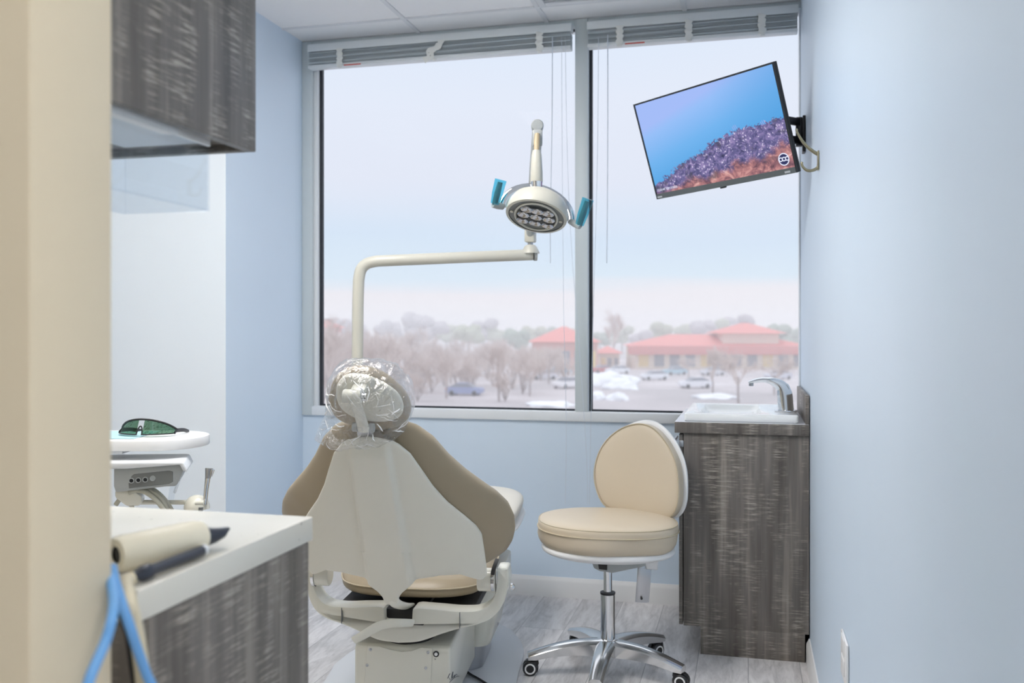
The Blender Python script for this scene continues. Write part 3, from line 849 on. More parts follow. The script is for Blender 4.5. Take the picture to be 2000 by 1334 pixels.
for s in (1, -1):
    mesh('yoke_joint', box((s * xj - .0012, yk(xj) - .0008, LYk(898, 1227)[1]), (s * xj + .0012, yk(xj) + .01, LYk(898, 1196)[1])), M_greyd, chair, local=True)
nx = LYk(804, 1200)[0]
mesh('mechanism_block', box((-nx - .03, .12, LYk(781, 1218)[1] - .03), (nx + .03, .3, zs0 - .04), .004), M_black, chair, local=True)
mesh('undercarriage', box((-.21, .2, zs0 - .075), (.21, .62, zs0 - .05), .004), M_dark, chair, local=True)
# hook tongue of the shell
pts = [L2(766, 1158, .02), L2(768, 1172, .015), L2(776, 1180, .03), L2(790, 1184, .09), L2(800, 1184, .16)]
mesh('shell_tongue', tube(catmull(pts, 5), (.008, .017), 12, flat=(0, 1, 0)), M_cream, chair, local=True)
# recline lever
pts = [L2(806, 1217, .085), L2(785, 1217, .05), L2(762, 1218, .04), L2(738, 1224, .035), L2(714, 1238, .03), L2(691, 1251, .03)]
mesh('recline_lever', tube(catmull(pts, 5), [(.006, .0125 + .003 * math.sin(i * .12)) for i in range(26)], 12, flat=(0, 1, 0)), M_cream, chair, local=True)
# rubber boot + pump housing
zt_h = L2(800, 1262, .14).z
hw = .146
mesh('rubber_boot', lathe([(.075, zt_h - .012), (.083, zt_h + .004), (.076, zt_h + .014), (.084, zt_h + .028), (.07, zt_h + .05)], (0, .235, 0), (0, 0, 1), 36), M_dark, chair, local=True)
prof = [(.14, .02), (.14, zt_h - .012), (.152, zt_h), (.30, zt_h + .004), (.42, zt_h + .045), (.6, zt_h + .05), (.6, .062), (.20, .062), (.20, .02)]
mesh('pump_housing', slab(prof, lambda a, b, h: Vector((-hw + h, a, b)), 2 * hw, .010, 3), M_cream, chair, local=True, ang=35)
P_ = [L2(px, py, .139) for px, py in ((706, 1420), (717.5, 1261.5), (742, 1262), (762, 1268), (785, 1272.5), (806, 1270), (823, 1264), (844.5, 1266), (839, 1420))]
pan = mesh('rear_panel', slab([(p.x, max(.022, p.z)) for p in P_], lambda a, b, h: Vector((a, .1395 - h, b)), .003, .001, 1), M_cream, chair, local=True)
for px, py in ((723.5, 1268.5), (836, 1274), (717, 1299), (831.5, 1304.5)):
    mesh('screw', lathe([(.0045, 0), (.0045, .002), (.003, .0035), (0, .004)], L2(px, py, .1365), (0, -1, 0), 14), M_steel, pan, local=True)
bt = mesh('power_button', lathe([(0, 0), (.009, 0), (.009, .003), (.0055, .003), (.0055, .004)], L2(852, 1277, .1395), (0, -1, 0), 20, cap=False), M_black, chair, local=True)
mesh('button_face', lathe([(.0052, .0), (.0052, .0044), (0, .0046)], L2(852, 1277, .1395), (0, -1, 0), 16), M_white, bt, local=True)
mesh('button_mark', text_bm('N', .006, L2(850, 1287.5, .1393), Vector((1, 0, 0)), UP, Vector((0, -1, 0))), M_logo_dark, chair, local=True)
# script mark on the flank of the housing
def flank(px, py):
    r = rl(px, py); p = EYEL + r * ((hw + .0008 - EYEL.x) / r.x); return p
for pts in (((874, 1325), (877, 1318), (879, 1316), (876, 1322), (880, 1328)), ((881, 1326), (884, 1313), (883, 1325), (885, 1312), (884, 1324), (888, 1318), (887, 1323), (891, 1317), (893, 1318)), ((878, 1333), (886, 1325), (894, 1321), (897, 1321))):
    mesh('script_mark', tube(catmull([flank(*p) for p in pts], 4), .0009, 5), M_logo_dark, chair, local=True)
# lift column and its metal skirt
def rr2(w, y0, y1, r, z, n=5):
    return [Vector(p) for p in [(v.x, v.y, v.z) for v in rrect(-w, y0, w, y1, r, z, n)]]
zsk = .095
mesh('lift_column', loft([rr2(.19, .612, .95, .05, zsk), rr2(.195, .612, .95, .05, zsk + .01), rr2(.232, .61, .97, .06, .27), rr2(.232, .61, .97, .06, zs0 - .05)]), M_cream, chair, local=True, ang=50)
mesh('metal_skirt', loft([rr2(.165, .615, .9, .06, .013), rr2(.178, .618, .93, .05, zsk - .001)]), M_steel, chair, local=True, ang=50)
for zz in (.145, .25):
    mesh('column_screw', lathe([(.005, 0), (.005, .003), (0, .005)], (.2 + .13 * (zz - .08), .72, zz), (1, 0, 0), 12), M_steel, chair, local=True)
# floor plate
fl = [PZ(*p, .012) for p in ((644, 1313), (652, 1298), (672, 1282), (689, 1270))]
fr = [PZ(*p, .012) for p in ((985, 1222), (1010, 1242), (1021, 1261), (1022, 1283), (1008, 1334))]
fl = [CI @ p for p in fl]; fr = [CI @ p for p in fr]
yb = .02
outl = [(-.30, yb), (-.2, yb - .02), (.2, yb - .02), (.33, yb)] + [(p.x, p.y) for p in fr[::-1]] + [(.05, 1.17), (-.12, 1.15), (-.26, 1.04)] + [(p.x, p.y) for p in fl[::-1]]
outl = [(p.x, p.y) for p in resample(catmull([Vector(p) for p in outl], 6, closed=True), 90)]
mesh('floor_plate', slab(outl, lambda a, b, h: Vector((a, b, h)), .012, .003), M_plate, chair, local=True)
pc = [PZ(*p, .008) for p in ((905, 1312), (918, 1323), (934, 1332), (955, 1345))]
pc = [CI @ p + Vector((0, 0, .011)) for p in pc]
mesh('power_cable', tube(catmull(pc, 5), .0045, 8), M_black, chair, local=True)
# strap by the right hinge
pts = [L2(962, 1122, .13), L2(964, 1112, .13), L2(968, 1100, .15), L2(971, 1092, .18)]
mesh('strap', tube(catmull(pts, 4), (.002, .006), 8, flat=(0, 1, 0)), M_dark, chair, local=True)

# headrest: pad, shell, link arm
HCc, hoff = .45, .035
def hs(u, v, off): return sfc(u, v, off, HCc)
ho = [UV(px, py, HCc, hoff) for px, py in ((643, 784), (645, 762), (651, 744), (663, 729), (681, 719.5), (702, 717), (727, 722.5), (750, 733), (772, 749.5), (789, 766), (800, 784), (803, 800), (799, 815), (787, 827), (768, 835), (750, 837.5), (732, 838), (708, 834), (686, 828), (668, 821), (652, 808))]
hc = Vector(UV(722, 780, HCc, hoff))
ho = [(p.x, p.y) for p in resample(catmull([Vector(p) for p in ho], 5, closed=True), 90)]
head = mesh('headrest_cushion', puff(ho, lambda u, v, h: hs(u, v, hoff + h), .055, .034, center=hc, n=90, rings=14, pf=2.2, pb=2.0), M_taupe, chair, local=True, ang=70)
so = [UV(px, py, HCc, hoff - .03) for px, py in ((660, 748), (672, 736), (690, 732), (712, 735), (735, 743), (757, 755), (775, 769), (785, 786), (787, 802), (780, 815), (762, 822), (742, 824), (715, 822), (690, 815), (668, 800), (658, 782), (656, 763))]
so = [(p.x, p.y) for p in resample(catmull([Vector(p) for p in so], 5, closed=True), 80)]
mesh('headrest_shell', puff(so, lambda u, v, h: hs(u, v, hoff - .026 + h), .02, .010, center=hc, n=80, rings=12, pf=3, pb=3.5), M_cream2, chair, local=True, ang=60)
def hp3(px, py, off): u, v = UV(px, py, HCc, off); return hs(u, v, off)
A0, A1 = hp3(671, 773, -.03), hp3(706, 775, -.03)
axb = (A1 - A0).normalized()
mesh('link_block', obox(bm_new(), hp3(702, 762, -.012), axb, NV, NV.cross(axb) * -1, .036, .034, .022, .003), M_cream, chair, local=True)
mesh('link_barrel', lathe([(.0, 0), (.0155, 0), (.0175, .003), (.0175, (A1 - A0).length - .003), (.0155, (A1 - A0).length), (0, (A1 - A0).length)], A0, axb, 24, cap=False), M_cream, chair, local=True)
mesh('link_pin', lathe([(.011, 0), (.011, .012), (0, .012)], A1 + axb * .001, axb, 18), M_chrome, chair, local=True)
pts = [hp3(692, 778, -.038), hp3(696, 790, -.04), hp3(701, 805, -.036), hp3(706, 822, -.026), hp3(711, 840, -.012)]
mesh('link_arm', tube(catmull(pts, 5), [(.009, .0165 - .002 * math.sin(math.pi * i / 20)) for i in range(21)], 14, flat=NV), M_cream, chair, local=True)
B0, B1 = hp3(689, 834, -.006), hp3(731, 836, -.006)
mesh('link_clamp', lathe([(0, 0), (.011, 0), (.012, .002), (.012, .013), (0, .013)], B0, (B1 - B0), 18, cap=False), M_grey, chair, local=True)
mesh('link_clamp', lathe([(0, 0), (.011, 0), (.012, .002), (.012, .013), (0, .013)], B1, (B0 - B1), 18, cap=False), M_grey, chair, local=True)
mesh('link_plate', obox(bm_new(), hp3(714, 850, .012), Vector((1, 0, 0)), NV, TV_, .042, .012, .05, .003), M_steel, chair, local=True)

# clear film bag over the headrest
bo = [UV(px, py, HCc, .03) for px, py in ((620, 840), (629, 820), (641, 803), (641, 782), (643, 752), (644, 735), (656, 719), (674, 714.5), (692, 713), (735, 719), (765, 731), (795, 756), (804, 776), (806, 802), (795, 830), (780, 842), (750, 855), (724, 860), (700, 857), (664, 864), (645, 857), (630, 848))]
bo = [(p.x, p.y) for p in resample([Vector(p) for p in bo], 220)]
def bag_map(u, v, h):
    p = hs(u, v, .03 + h)
    q = Vector((u * 22, v * 22, h * 8))
    d = noise.noise(q) * .006
    for a_, fr_q, am in ((.3, 1.2, .007), (1.9, 1.7, .005), (2.6, 2.6, .004)):
        w_ = noise.noise(Vector((q.x * math.cos(a_) + q.y * math.sin(a_), (q.y * math.cos(a_) - q.x * math.sin(a_)) * .35, q.z)) * fr_q + Vector((a_ * 7, 0, 0)))
        d += am * (1 - abs(w_) * 3.2) * (1 if abs(w_) < .31 else 0)
    return p + (NV * (1 if h > 0 else -1) * d) + Vector((d * .3, 0, d * .3))
b_ = puff(bo, bag_map, .085, .084, center=hc, n=220, rings=60, pf=2.6, pb=3.2)
r5 = random.Random(5)
nf0 = len(b_.faces)
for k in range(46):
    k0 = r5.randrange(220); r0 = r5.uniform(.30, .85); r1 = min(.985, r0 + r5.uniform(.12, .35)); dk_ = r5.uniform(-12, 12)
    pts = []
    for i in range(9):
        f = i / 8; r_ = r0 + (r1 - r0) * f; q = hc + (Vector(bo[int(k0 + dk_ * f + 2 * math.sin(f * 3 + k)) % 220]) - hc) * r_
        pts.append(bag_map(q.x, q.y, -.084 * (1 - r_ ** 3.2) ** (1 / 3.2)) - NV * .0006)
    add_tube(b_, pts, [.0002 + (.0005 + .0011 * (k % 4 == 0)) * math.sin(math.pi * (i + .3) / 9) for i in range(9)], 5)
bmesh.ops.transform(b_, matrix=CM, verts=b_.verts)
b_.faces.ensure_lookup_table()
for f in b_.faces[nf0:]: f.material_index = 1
cov = solo('headrest_cover', b_, [M_film, M_fold], 'crinkled clear plastic film cover over the dental chair headrest', 'plastic cover', loc=CM @ hs(hc.x, hc.y, .03), ang=14)

# ------------------------------------------------------------------ operator stool
SC = PZ(1187, 1290, 0.0); SD = 3.45 * H / 1.257
SC = PD(1187, 649, SD); SC.z = 0
stool = thing('operator_stool', 'tan round-back swivel stool on a chrome five-star base beside the grey sink cabinet', 'stool', SC)
def SP(lat, fwd, z): return SC + RT * lat + FW * fwd + UP * z
def zd(py, d): return H - (py - HY) * d / FPX
a0 = 40
for k in range(5):
    a = math.radians(a0 + 72 * k); dr_ = RT * math.cos(a) + FW * math.sin(a); sd = UP.cross(dr_)
    secs = []
    for t in [i / 10 for i in range(11)]:
        r = .022 + t * .258
        w = .034 - .011 * t; hgt = .054 - .028 * t
        zt = .118 - .030 * t - .012 * t * t + .010 * math.sin(math.pi * t)
        if t == 1: hgt *= .8
        c = SC + dr_ * r
        secs.append([c + sd * (w * .55) + UP * zt, c - sd * (w * .55) + UP * zt, c - sd * w + UP * (zt - .010), c - sd * w * .9 + UP * (zt - hgt), c + sd * w * .9 + UP * (zt - hgt), c + sd * w + UP * (zt - .010)])
    leg = mesh('base_leg', loft(secs), M_alu, stool, ang=50)
    cpos = SC + dr_ * .262
    cas = mesh('caster', lathe([(0, .058), (.009, .058), (.009, .052), (.019, .050), (.021, .040), (.017, .030), (0, .028)], cpos, UP, 18, cap=False), M_black, stool)
    b2 = math.radians((200, 250, 165, 300, 320)[k] + 14); wd = RT * math.cos(b2) + FW * math.sin(b2); wa = UP.cross(wd)
    wc = cpos + wd * .010 + UP * .0255
    for s in (1, -1):
        wh = lathe([(0, 0), (.022, 0), (.0255, .003), (.0255, .014), (.022, .017), (0, .017)], wc + wa * (s * .003), wa * s, 24, cap=False)
        wo = mesh('wheel', wh, M_black, cas)
        rg = lathe([(.0135, .0172), (.0185, .0172), (.0185, .0182), (.0135, .0182), (.0135, .0172)], wc + wa * (s * .003), wa * s, 28, cap=False)
        mesh('wheel_ring', rg, M_white, cas)
    hood = lathe([(.0285, -.012), (.0295, 0), (.0285, .012)], wc, wa, 24, cap=False)
    hood_v = [v for v in hood.verts if (v.co - wc).dot(UP) + (v.co - wc).dot(-wd) < .002]
    bmesh.ops.delete(hood, geom=hood_v, context='VERTS')
    bmesh.ops.solidify(hood, geom=hood.faces[:], thickness=.002)
    mesh('caster_hood', hood, M_black, cas)
zlow = zd(1160, SD); zup = zd(1116, SD)
mesh('base_hub', lathe([(.03, .072), (.04, .078), (.042, .10), (.036, .118), (.028, .122), (.0, .122)], SC, UP, 32), M_alu, stool)
mesh('gas_tube', lathe([(.025, .121), (.025, zlow)], SC, UP, 32), M_chrome, stool)
mesh('tube_collar', lathe([(.0255, zlow), (.0265, zlow + .002), (.0265, zlow + .007), (.017, zlow + .008)], SC, UP, 32), M_black, stool)
mesh('gas_piston', lathe([(.0148, zlow + .004), (.0148, zup + .012)], SC, UP, 28), M_chrome, stool)
zse = zd(1022, SD)      # seat rim height
zbt = zse - .075
# mechanism
def sp(px, py, d): return PD(px, py, d)
mo = [(1158, 1101), (1196, 1095), (1262, 1085), (1262, 1106), (1197, 1119.5), (1172, 1116), (1160, 1110)]
mesh('mechanism', slab([(p[0], p[1]) for p in mo], lambda a, b, h: PD(a, b, SD - .05) + FW * h, .10, .004), M_grey, stool, ang=35)
mo = [(1259, 1087), (1286, 1086.5), (1285, 1114), (1262, 1112)]
mesh('mechanism_end', slab(mo, lambda a, b, h: PD(a, b, SD - .05) + FW * h, .08, .004), M_white, stool, ang=35)
mesh('mechanism_latch', slab([(1168, 1099), (1186, 1102), (1186, 1114), (1170, 1112)], lambda a, b, h: PD(a, b, SD - .055) + FW * h, .006, .001), M_dark, stool)
mesh('tension_knob', lathe([(0, 0), (.012, 0), (.014, .004), (.014, .02), (0, .02)], PD(1250, 1096, SD - .055), FW * -1, 20, cap=False), M_grey, stool)
# support strap of the back
pts = [PD(1259, 1108, SD - .02), PD(1258, 1125, SD - .025), PD(1256, 1150, SD - .02), PD(1254, 1176, SD - .005)]
st = mesh('support_strap', tube(catmull(pts, 5), [(.003, .024)] * 16, 12, flat=FW), M_steel, stool)
mesh('strap_hole', lathe([(0, .0), (.0045, .0), (.0045, .0012), (0, .0012)], PD(1253, 1169, SD - .018), -FW, 12, cap=False), M_black, stool)
# seat
se = sup(.243, .205, 0, 0, n=90, e=2.35)
def seat2(u, v, h):
    b = 1 + .02 * math.sin(u * 25 + v * 17) * (1 if h < 0 else 0)
    return SP(u * b, v * b, zse + h - .02 * u)
mesh('seat_cushion', puff(se, seat2, .030, .086, n=120, rings=18, pf=3.2, pb=5.5), M_tan, stool, ang=70)
for dz, sc_ in ((.012, 1.0), (-.012, 1.004)):
    pp = resample([Vector(p) * sc_ for p in sup(.243, .205, 0, 0, n=90, e=2.35)], 80)
    k = (.982 if dz > 0 else 1.0)
    pts = [SP(p.x * k, p.y * k, zse + dz - .02 * p.x) for p in pp]
    mesh('piping', tube(pts + pts[:1], .0024, 6, cap=False), M_tan2, stool)
mesh('seat_shell', puff([(a * .95 + .0, b * .95) for a, b in sup(.243, .205, 0, 0, n=90, e=2.3)], lambda u, v, h: SP(u, v, zse - .086 + h - .02 * u), .02, .042, n=100, rings=14, pf=6, pb=1.6), M_white, stool, ang=70)
# backrest
BA = math.radians(38)
bn = (-FW * math.cos(BA) - RT * math.sin(BA) + UP * .10).normalized()
bu = (RT * math.cos(BA) - FW * math.sin(BA)).normalized(); bv = bu.cross(bn).normalized() * -1
if bv.z < 0: bv = -bv
BC = PD(1243, 925, SD + .13)
def B2(px, py, h=0):
    r = ray(px, py); s = (BC + bn * h - EYE).dot(bn) / r.dot(bn); p = EYE + r * s - BC
    return (p.dot(bu), p.dot(bv))
bo_ = [B2(*p) for p in ((1158.5, 926), (1163, 899), (1173, 872), (1191, 849.5), (1213.6, 833.7), (1238, 826), (1263, 828), (1283, 843), (1301, 865), (1315, 890), (1324, 919), (1326, 957), (1324, 990), (1312, 1012), (1290, 1018), (1258, 1016), (1225, 1008), (1196, 999), (1178, 991), (1166, 966), (1161, 946))]
bo_ = resample(catmull([Vector(p) for p in bo_], 6, closed=True), 100)
for _ in range(12): bo_ = [bo_[k] * .5 + (bo_[k - 1] + bo_[(k + 1) % 100]) * .25 for k in range(100)]
bo_ = [(p.x, p.y) for p in bo_]
cb = sum((Vector(p) for p in bo_), Vector((0, 0))) / len(bo_)
def back_map(u, v, h): return BC + bu * u + bv * v + bn * (h + .35 * u * u)
mesh('backrest_cushion', puff(bo_, lambda u, v, h: back_map(u, v, h - .022), .024, .046, n=110, rings=16, pf=3.0, pb=6), [M_tan], stool, ang=70)
pts = [back_map(*(cb + (Vector(p) - cb) * .992), -.011) for p in bo_]
mesh('piping', tube(pts + pts[:1], .0024, 6, cap=False), M_tan2, stool)
sh_ = [tuple(cb + (Vector(p) - cb) * 1.045 + Vector((.0, .006))) for p in bo_]
mesh('backrest_shell', puff(sh_, lambda u, v, h: back_map(u, v, h - .066), .012, .016, n=110, rings=12, pf=4, pb=3), M_white, stool, ang=70)
lo = back_map(cb.x, cb.y - .16, -.075); lo2 = back_map(cb.x, cb.y - .02, -.078)
mesh('back_support', tube(catmull([PD(1270, 1100, SD + .03), lo + UP * -.08, lo, lo2], 5), [(.004, .024)] * 16, 12, flat=bn), M_steel, stool)

# ------------------------------------------------------------------ dental light on its pole
LD = 3.5
pole = PD(698, 649, LD)
lamp = thing('dental_light', 'dental operating light with blue-sleeved handles on a bent cream pole before the window', 'dental light', (pole.x, pole.y, 0))
za = zd(511, LD)
LE = 3.58
pts = [Vector((pole.x, pole.y, .21)), Vector((pole.x, pole.y, .6)), PD(698, 720, LD), PD(699, 600, LD), PD(700.5, 548, LD)]
pts += [PD(705, 527, LD), PD(717, 515, LD), PD(736, 510, LD), PD(770, 508.5, LD + .01), PD(900, 503, LD + .04), PD(1040, 497.5, LE)]
path = [pts[0], pts[1], pts[2], pts[3]] + catmull(pts[4:8], 6) + pts[8:]
mesh('pole', tube(path, .0215, 18), M_lampcream, lamp)
pm = CM @ Vector((-.25, .80, .235))
mesh('mount_arm', tube([Vector((pole.x, pole.y, .235)), Vector((pole.x, pole.y, .235)).lerp(pm, .97)], [(.022, .03), (.022, .03)], 14, flat=UP), M_lampcream, lamp)
pe = PD(1045, 497.3, LE); pdir = (PD(1050, 497, LE) - PD(900, 503, LD + .04)).normalized()
mesh('arm_cap', lathe([(.0225, 0), (.024, .002), (.024, .012), (.0, .014)], pe - pdir * .006, pdir, 24, cap=False), M_grey, lamp)
pv = PD(1036, 489, LE)
mesh('pivot_cone', lathe([(.036, -.012), (.033, -.004), (.024, .014), (.018, .02), (0, .02)], pv, UP, 24), M_lampcream, lamp)
mesh('pivot_pin', lathe([(.011, 0), (.011, .05)], pv + UP * .018, UP, 20), M_steel, lamp)
# spring arm from the pivot up to the knuckle
K = PD(1049.5, 250, 3.22)
pb0 = pv + UP * .055
mesh('pivot_yoke', box(pb0 - Vector((.02, .02, .025)), pb0 + Vector((.02, .02, .03)), .006), M_lampcream, lamp)
mesh('spring_arm', tube([pb0, pb0.lerp(K, .3), pb0.lerp(K, .7), K + UP * -.01], [.017, .019, .019, .018], 16), M_grey, lamp)
kn = mesh('knuckle', lathe([(0, -.019), (.018, -.018), (.0215, -.013), (.0215, .013), (.018, .018), (0, .019)], K + UP * .006, FW, 28, cap=False), M_grey, lamp)
HDp = 3.1
mesh('knuckle_fork', obox(bm_new(), PD(1049.5, 270, 3.16), RT, FW, UP, .034, .03, .055, .006), M_grey, lamp)
mesh('fork_insert', obox(bm_new(), PD(1049.5, 265, 3.143), RT, FW, UP, .018, .004, .014, .001), M_black, lamp)
mesh('balance_link', tube([PD(1049.5, 262, 3.14), PD(1048.5, 278, 3.13), PD(1048, 296, 3.12)], [(.009, .009), (.011, .010), (.008, .009)], 12), M_beige_part, lamp)
mesh('neck_sleeve', lathe([(.013, .045), (.017, .03), (.0205, -.03), (.021, -.062), (.019, -.066)], PD(1048, 320, 3.115), UP, 26), M_lampcream, lamp)
mesh('neck_collar', lathe([(.0195, .012), (.0195, -.012), (.016, -.016)], PD(1048, 362, 3.11), UP, 26), M_chrome, lamp)
# head
roll = math.radians(12)
e1 = RT * math.cos(roll) - UP * math.sin(roll)
dn = -RT * math.sin(roll) - UP * math.cos(roll)
tl = math.radians(24)
n_ = (-FW * math.sin(tl) + dn * math.cos(tl)).normalized()
e2 = n_.cross(e1).normalized()      # in the face, e1 x e2 = n
HC2 = PD(1047, 424, HDp)
R0 = .104
mesh('lamp_housing', lathe([(R0 * .90, .0), (R0 * .985, -.001), (R0, -.006), (R0 * 1.0, -.016), (R0 * .97, -.036), (R0 * .86, -.060), (R0 * .6, -.080), (R0 * .3, -.088), (0, -.090)], HC2, n_, 56, cap=False, e1=e1), M_lampcream, lamp, ang=50)
mesh('face_plate', lathe([(0, .0), (R0 * .90, 0)], HC2 - n_ * .003, n_, 48, cap=False, e1=e1), M_greyd, lamp)
def el(rx, ry, cx=0, cy=0, h=0, n=40): return [HC2 + e1 * (cx + rx * math.cos(t)) + e2 * (cy + ry * math.sin(t)) + n_ * h for t in [2 * math.pi * k / n for k in range(n + 1)]]
mesh('reflector_ring', tube(el(R0 * .68, R0 * .78), .004, 8, cap=False), M_lampcream, lamp)
M_mirror = pbr('lamp_reflector', rgb(208, 210, 214), 0.1, metal=1.0, bump=.3, bscale=60)
for r_, (cnt, cy) in enumerate(((3, -.030), (3, .008), (3, .044))):
    for q in range(cnt):
        cx = (q - 1) * .043 * (1 if r_ < 2 else .82)
        c_ = HC2 + e1 * cx + e2 * cy
        b2 = lathe([(.008, -.0025), (.0195, .006), (.0212, .0064), (.0212, .003)], c_ + n_ * .001, n_, 8, cap=False, e1=e1)
        for v in b2.verts:
            dv_ = v.co - c_; v.co = c_ + dv_ - e2 * (dv_.dot(e2) * .18)
        cell = mesh('reflector_cell', b2, M_mirror, lamp)
        mesh('cell_core', lathe([(0, .0), (.010 if r_ == 0 else .005, .0)], c_ - n_ * .0008, n_, 12, cap=False, e1=e1), M_black if r_ == 0 else M_mirror, cell)
for s in (-1, 1):
    mesh('face_screw', lathe([(.006, 0), (.006, .003), (0, .004)], HC2 + e1 * (s * R0 * .80) + n_ * -.003, n_, 14), M_lampcream, lamp)
# chrome yoke over the head
ya = [HC2 + e1 * (math.cos(t) * R0 * 1.10) - n_ * .012 + (UP * .8 - n_ * .6).normalized() * (math.sin(t) * .088) for t in [math.pi * k / 20 for k in range(21)]]
mesh('chrome_yoke', tube(ya, [(.0045, .016 + .0)] * 21, 12, flat=FW), M_chrome, lamp)
# handles
for s, (t0, t1) in ((-1, ((966, 400), (977, 356))), (1, ((1131, 441), (1147, 393)))):
    root = HC2 + e1 * (s * R0 * 1.08) - n_ * .012
    dk = (root - EYE).dot(FW)
    q0 = PD(t0[0], t0[1], dk - .02); q1 = PD(t1[0], t1[1], dk - .04)
    hb = mesh('handle_bracket', tube([root, root.lerp(q0, .6), q0 + (q0 - root).normalized() * .006], [(.011, .007), (.014, .009), (.012, .009)], 10), M_grey, lamp)
    hh = mesh('handle', tube([q0, q0.lerp(q1, .5), q1], [.0095, .0105, .0085], 14), M_greyd, lamp)
    dirn = (q1 - q0).normalized()
    sb = tube([q0 + dirn * .004, q0.lerp(q1, .5), q1 + dirn * .008], [(.014, .0145), (.016, .0185), (.012, .02)], 14, flat=FW)
    tag(mesh('barrier_sleeve', sb, M_bluefilm, hh), 'clear blue barrier sleeve')

# ------------------------------------------------------------------ delivery unit beyond the peninsula
TD = 2.8
tz1 = .878
unit = thing('delivery_unit', 'white dental delivery unit with round-ended tray table, grey control head and hoses', 'dental delivery unit', PZ(150, 1100, 0))
ud = 2.78
def PT(px, z, d):
    r = ray(px, HY); p = EYE + r * d; p.z = z; return p
rA = PT(405, 0, TD)
tcx = rA - RT * .145
ol = [(-.75, -.145), (0, -.145)] + [(.145 * math.cos(t), .145 * math.sin(t)) for t in [-math.pi / 2 + math.pi * k / 20 for k in range(1, 20)]] + [(0, .145), (-.75, .145)]
tw_ = lambda a, b, h: Vector((tcx.x, tcx.y, tz1)) + RT * a + FW * b - UP * h
mesh('tray_table', slab(ol, tw_, .030, .004, 2), M_white, unit, ang=35)
mesh('tray_rail', slab([(-.75, -.12), (-.06, -.12), (-.06, .1), (-.75, .1)], lambda a, b, h: tw_(a, b, .0305 + h), .010, .002), M_greyl, unit)
bx = PZ(170, 649 + 1, 0) if False else None
px0 = tcx - RT * .62
mesh('post', tube([Vector((px0.x, px0.y, .04)), Vector((px0.x, px0.y, tz1 - .04))], .03, 20), M_cream, unit)
mesh('post_base', lathe([(.2, 0), (.2, .03), (.05, .05), (.035, .08)], (px0.x, px0.y, .001), UP, 32), M_cream, unit)
# control head
CD = 2.62
F2 = (FW + RT * -.25).normalized()
hm = lambda a, b, h: PD(a, b, CD) + F2 * h
body = [(222, 912), (244, 912), (353, 905), (358.5, 919), (346, 947), (341, 950), (325, 950.5), (242, 960), (226, 962), (222, 950)]
mesh('control_head', slab(body, hm, .16, .004), M_grey, unit, ang=35)
top = [(140, 905), (216, 903), (352, 902), (359, 903), (366.5, 917), (365, 920.5), (358.5, 920), (352, 907), (250, 914.5), (140, 917)]
mesh('head_cover', slab(top, lambda a, b, h: hm(a, b, h - .012), .19, .003), M_greyl, unit, ang=35)
rec = [(257, 930), (262, 926), (330, 919), (338, 921), (338, 941), (330, 945), (252, 954), (251, 945)]
mesh('socket_panel', slab(rec, lambda a, b, h: hm(a, b, -.0015 + h), .003, .001, 1), M_greyd, unit)
for px, py, m in ((257, 938.5, M_black), (270.5, 937.5, M_black), (284, 936.5, M_black), (298.5, 934, M_grey)):
    so_ = mesh('socket_ring', lathe([(.0055, .0), (.0075, .0), (.0075, .004), (.0055, .004), (.0055, 0)], hm(px, py, -.0015), -F2, 20, cap=False), M_grey, unit)
    mesh('socket_hole', lathe([(0, .002), (.0056, .002)], hm(px, py, -.0015), -F2, 18, cap=False), m, so_)
mesh('head_bracket', slab([(222, 960), (256, 958), (274, 972), (276, 986), (268, 991), (245, 992), (222, 975)], lambda a, b, h: hm(a, b, .02 + h), .06, .006), M_cream, unit, ang=35)
for k, pts in enumerate((((252, 962), (268, 957.5), (285, 962), (302, 974), (315, 989), (324, 1006), (330, 1030)), ((278, 955), (290, 957), (304, 965), (318, 980), (327, 996), (335, 1016)), ((287, 953), (300, 957), (316, 970), (328, 985), (338, 1002), (345, 1020)), ((226, 986), (238, 972), (250, 978), (258, 992), (262, 1012)))):
    mesh('hose', tube(catmull([PD(a, b, CD + .02 + .012 * k) for a, b in pts], 6), .0068, 10), M_hose, unit)
ra, rb = PD(262, 981, CD + .06), PD(392, 981, CD + .06)
mesh('holder_rod', tube([ra, rb], .0068, 14), M_cream, unit)
hcn = PD(384.5, 993, CD + .05)
bm = lathe([(.036, 0), (.0355, .008), (.031, .022), (.021, .033), (.008, .038), (0, .0385)], hcn, UP, 28)
mesh('holder_dome', bm, M_cream, unit)
mesh('holder_boss', tube([PD(382, 982, CD - .0), PD(398, 982, CD - .0)], .0066, 12), M_cream, unit)
mesh('instrument_holder', tube([PD(392.5, 991, CD + .01), PD(392, 999, CD + .01)], .0065, 12), M_greyd, unit)
ins = thing('handpiece', 'chrome dental syringe handpiece standing upright in the cream delivery holder', 'handpiece', PD(403, 972, CD + .04))
mesh('barrel', tube([PD(400, 985, CD + .03), PD(403, 955, CD + .035), PD(406, 934, CD + .04)], [.0062, .0068, .0075], 16), M_chrome, ins)
mesh('collar', tube([PD(406, 934, CD + .04), PD(407.6, 923, CD + .042), PD(408.6, 914.5, CD + .044)], [.0078, .0098, .0112], 16), M_steel, ins)
mesh('valve', tube([PD(412, 930, CD + .035), PD(415, 917, CD + .035)], [.004, .0065], 10), M_chrome, ins)
tipc = thing('suction_tip', 'clear plastic suction tip hanging behind the grey control head', 'suction tip', PD(337, 962, CD + .2))
mesh('tube', tube([PD(334, 975, CD + .22), PD(337, 955, CD + .22), PD(342, 935, CD + .22)], .009, 14), M_acrylic, tipc)
mesh('sleeve', tube([PD(341, 962, CD + .225), PD(347, 945, CD + .225), PD(356, 922, CD + .225)], [(.004, .008), (.004, .010), (.003, .006)], 10), M_film, tipc)

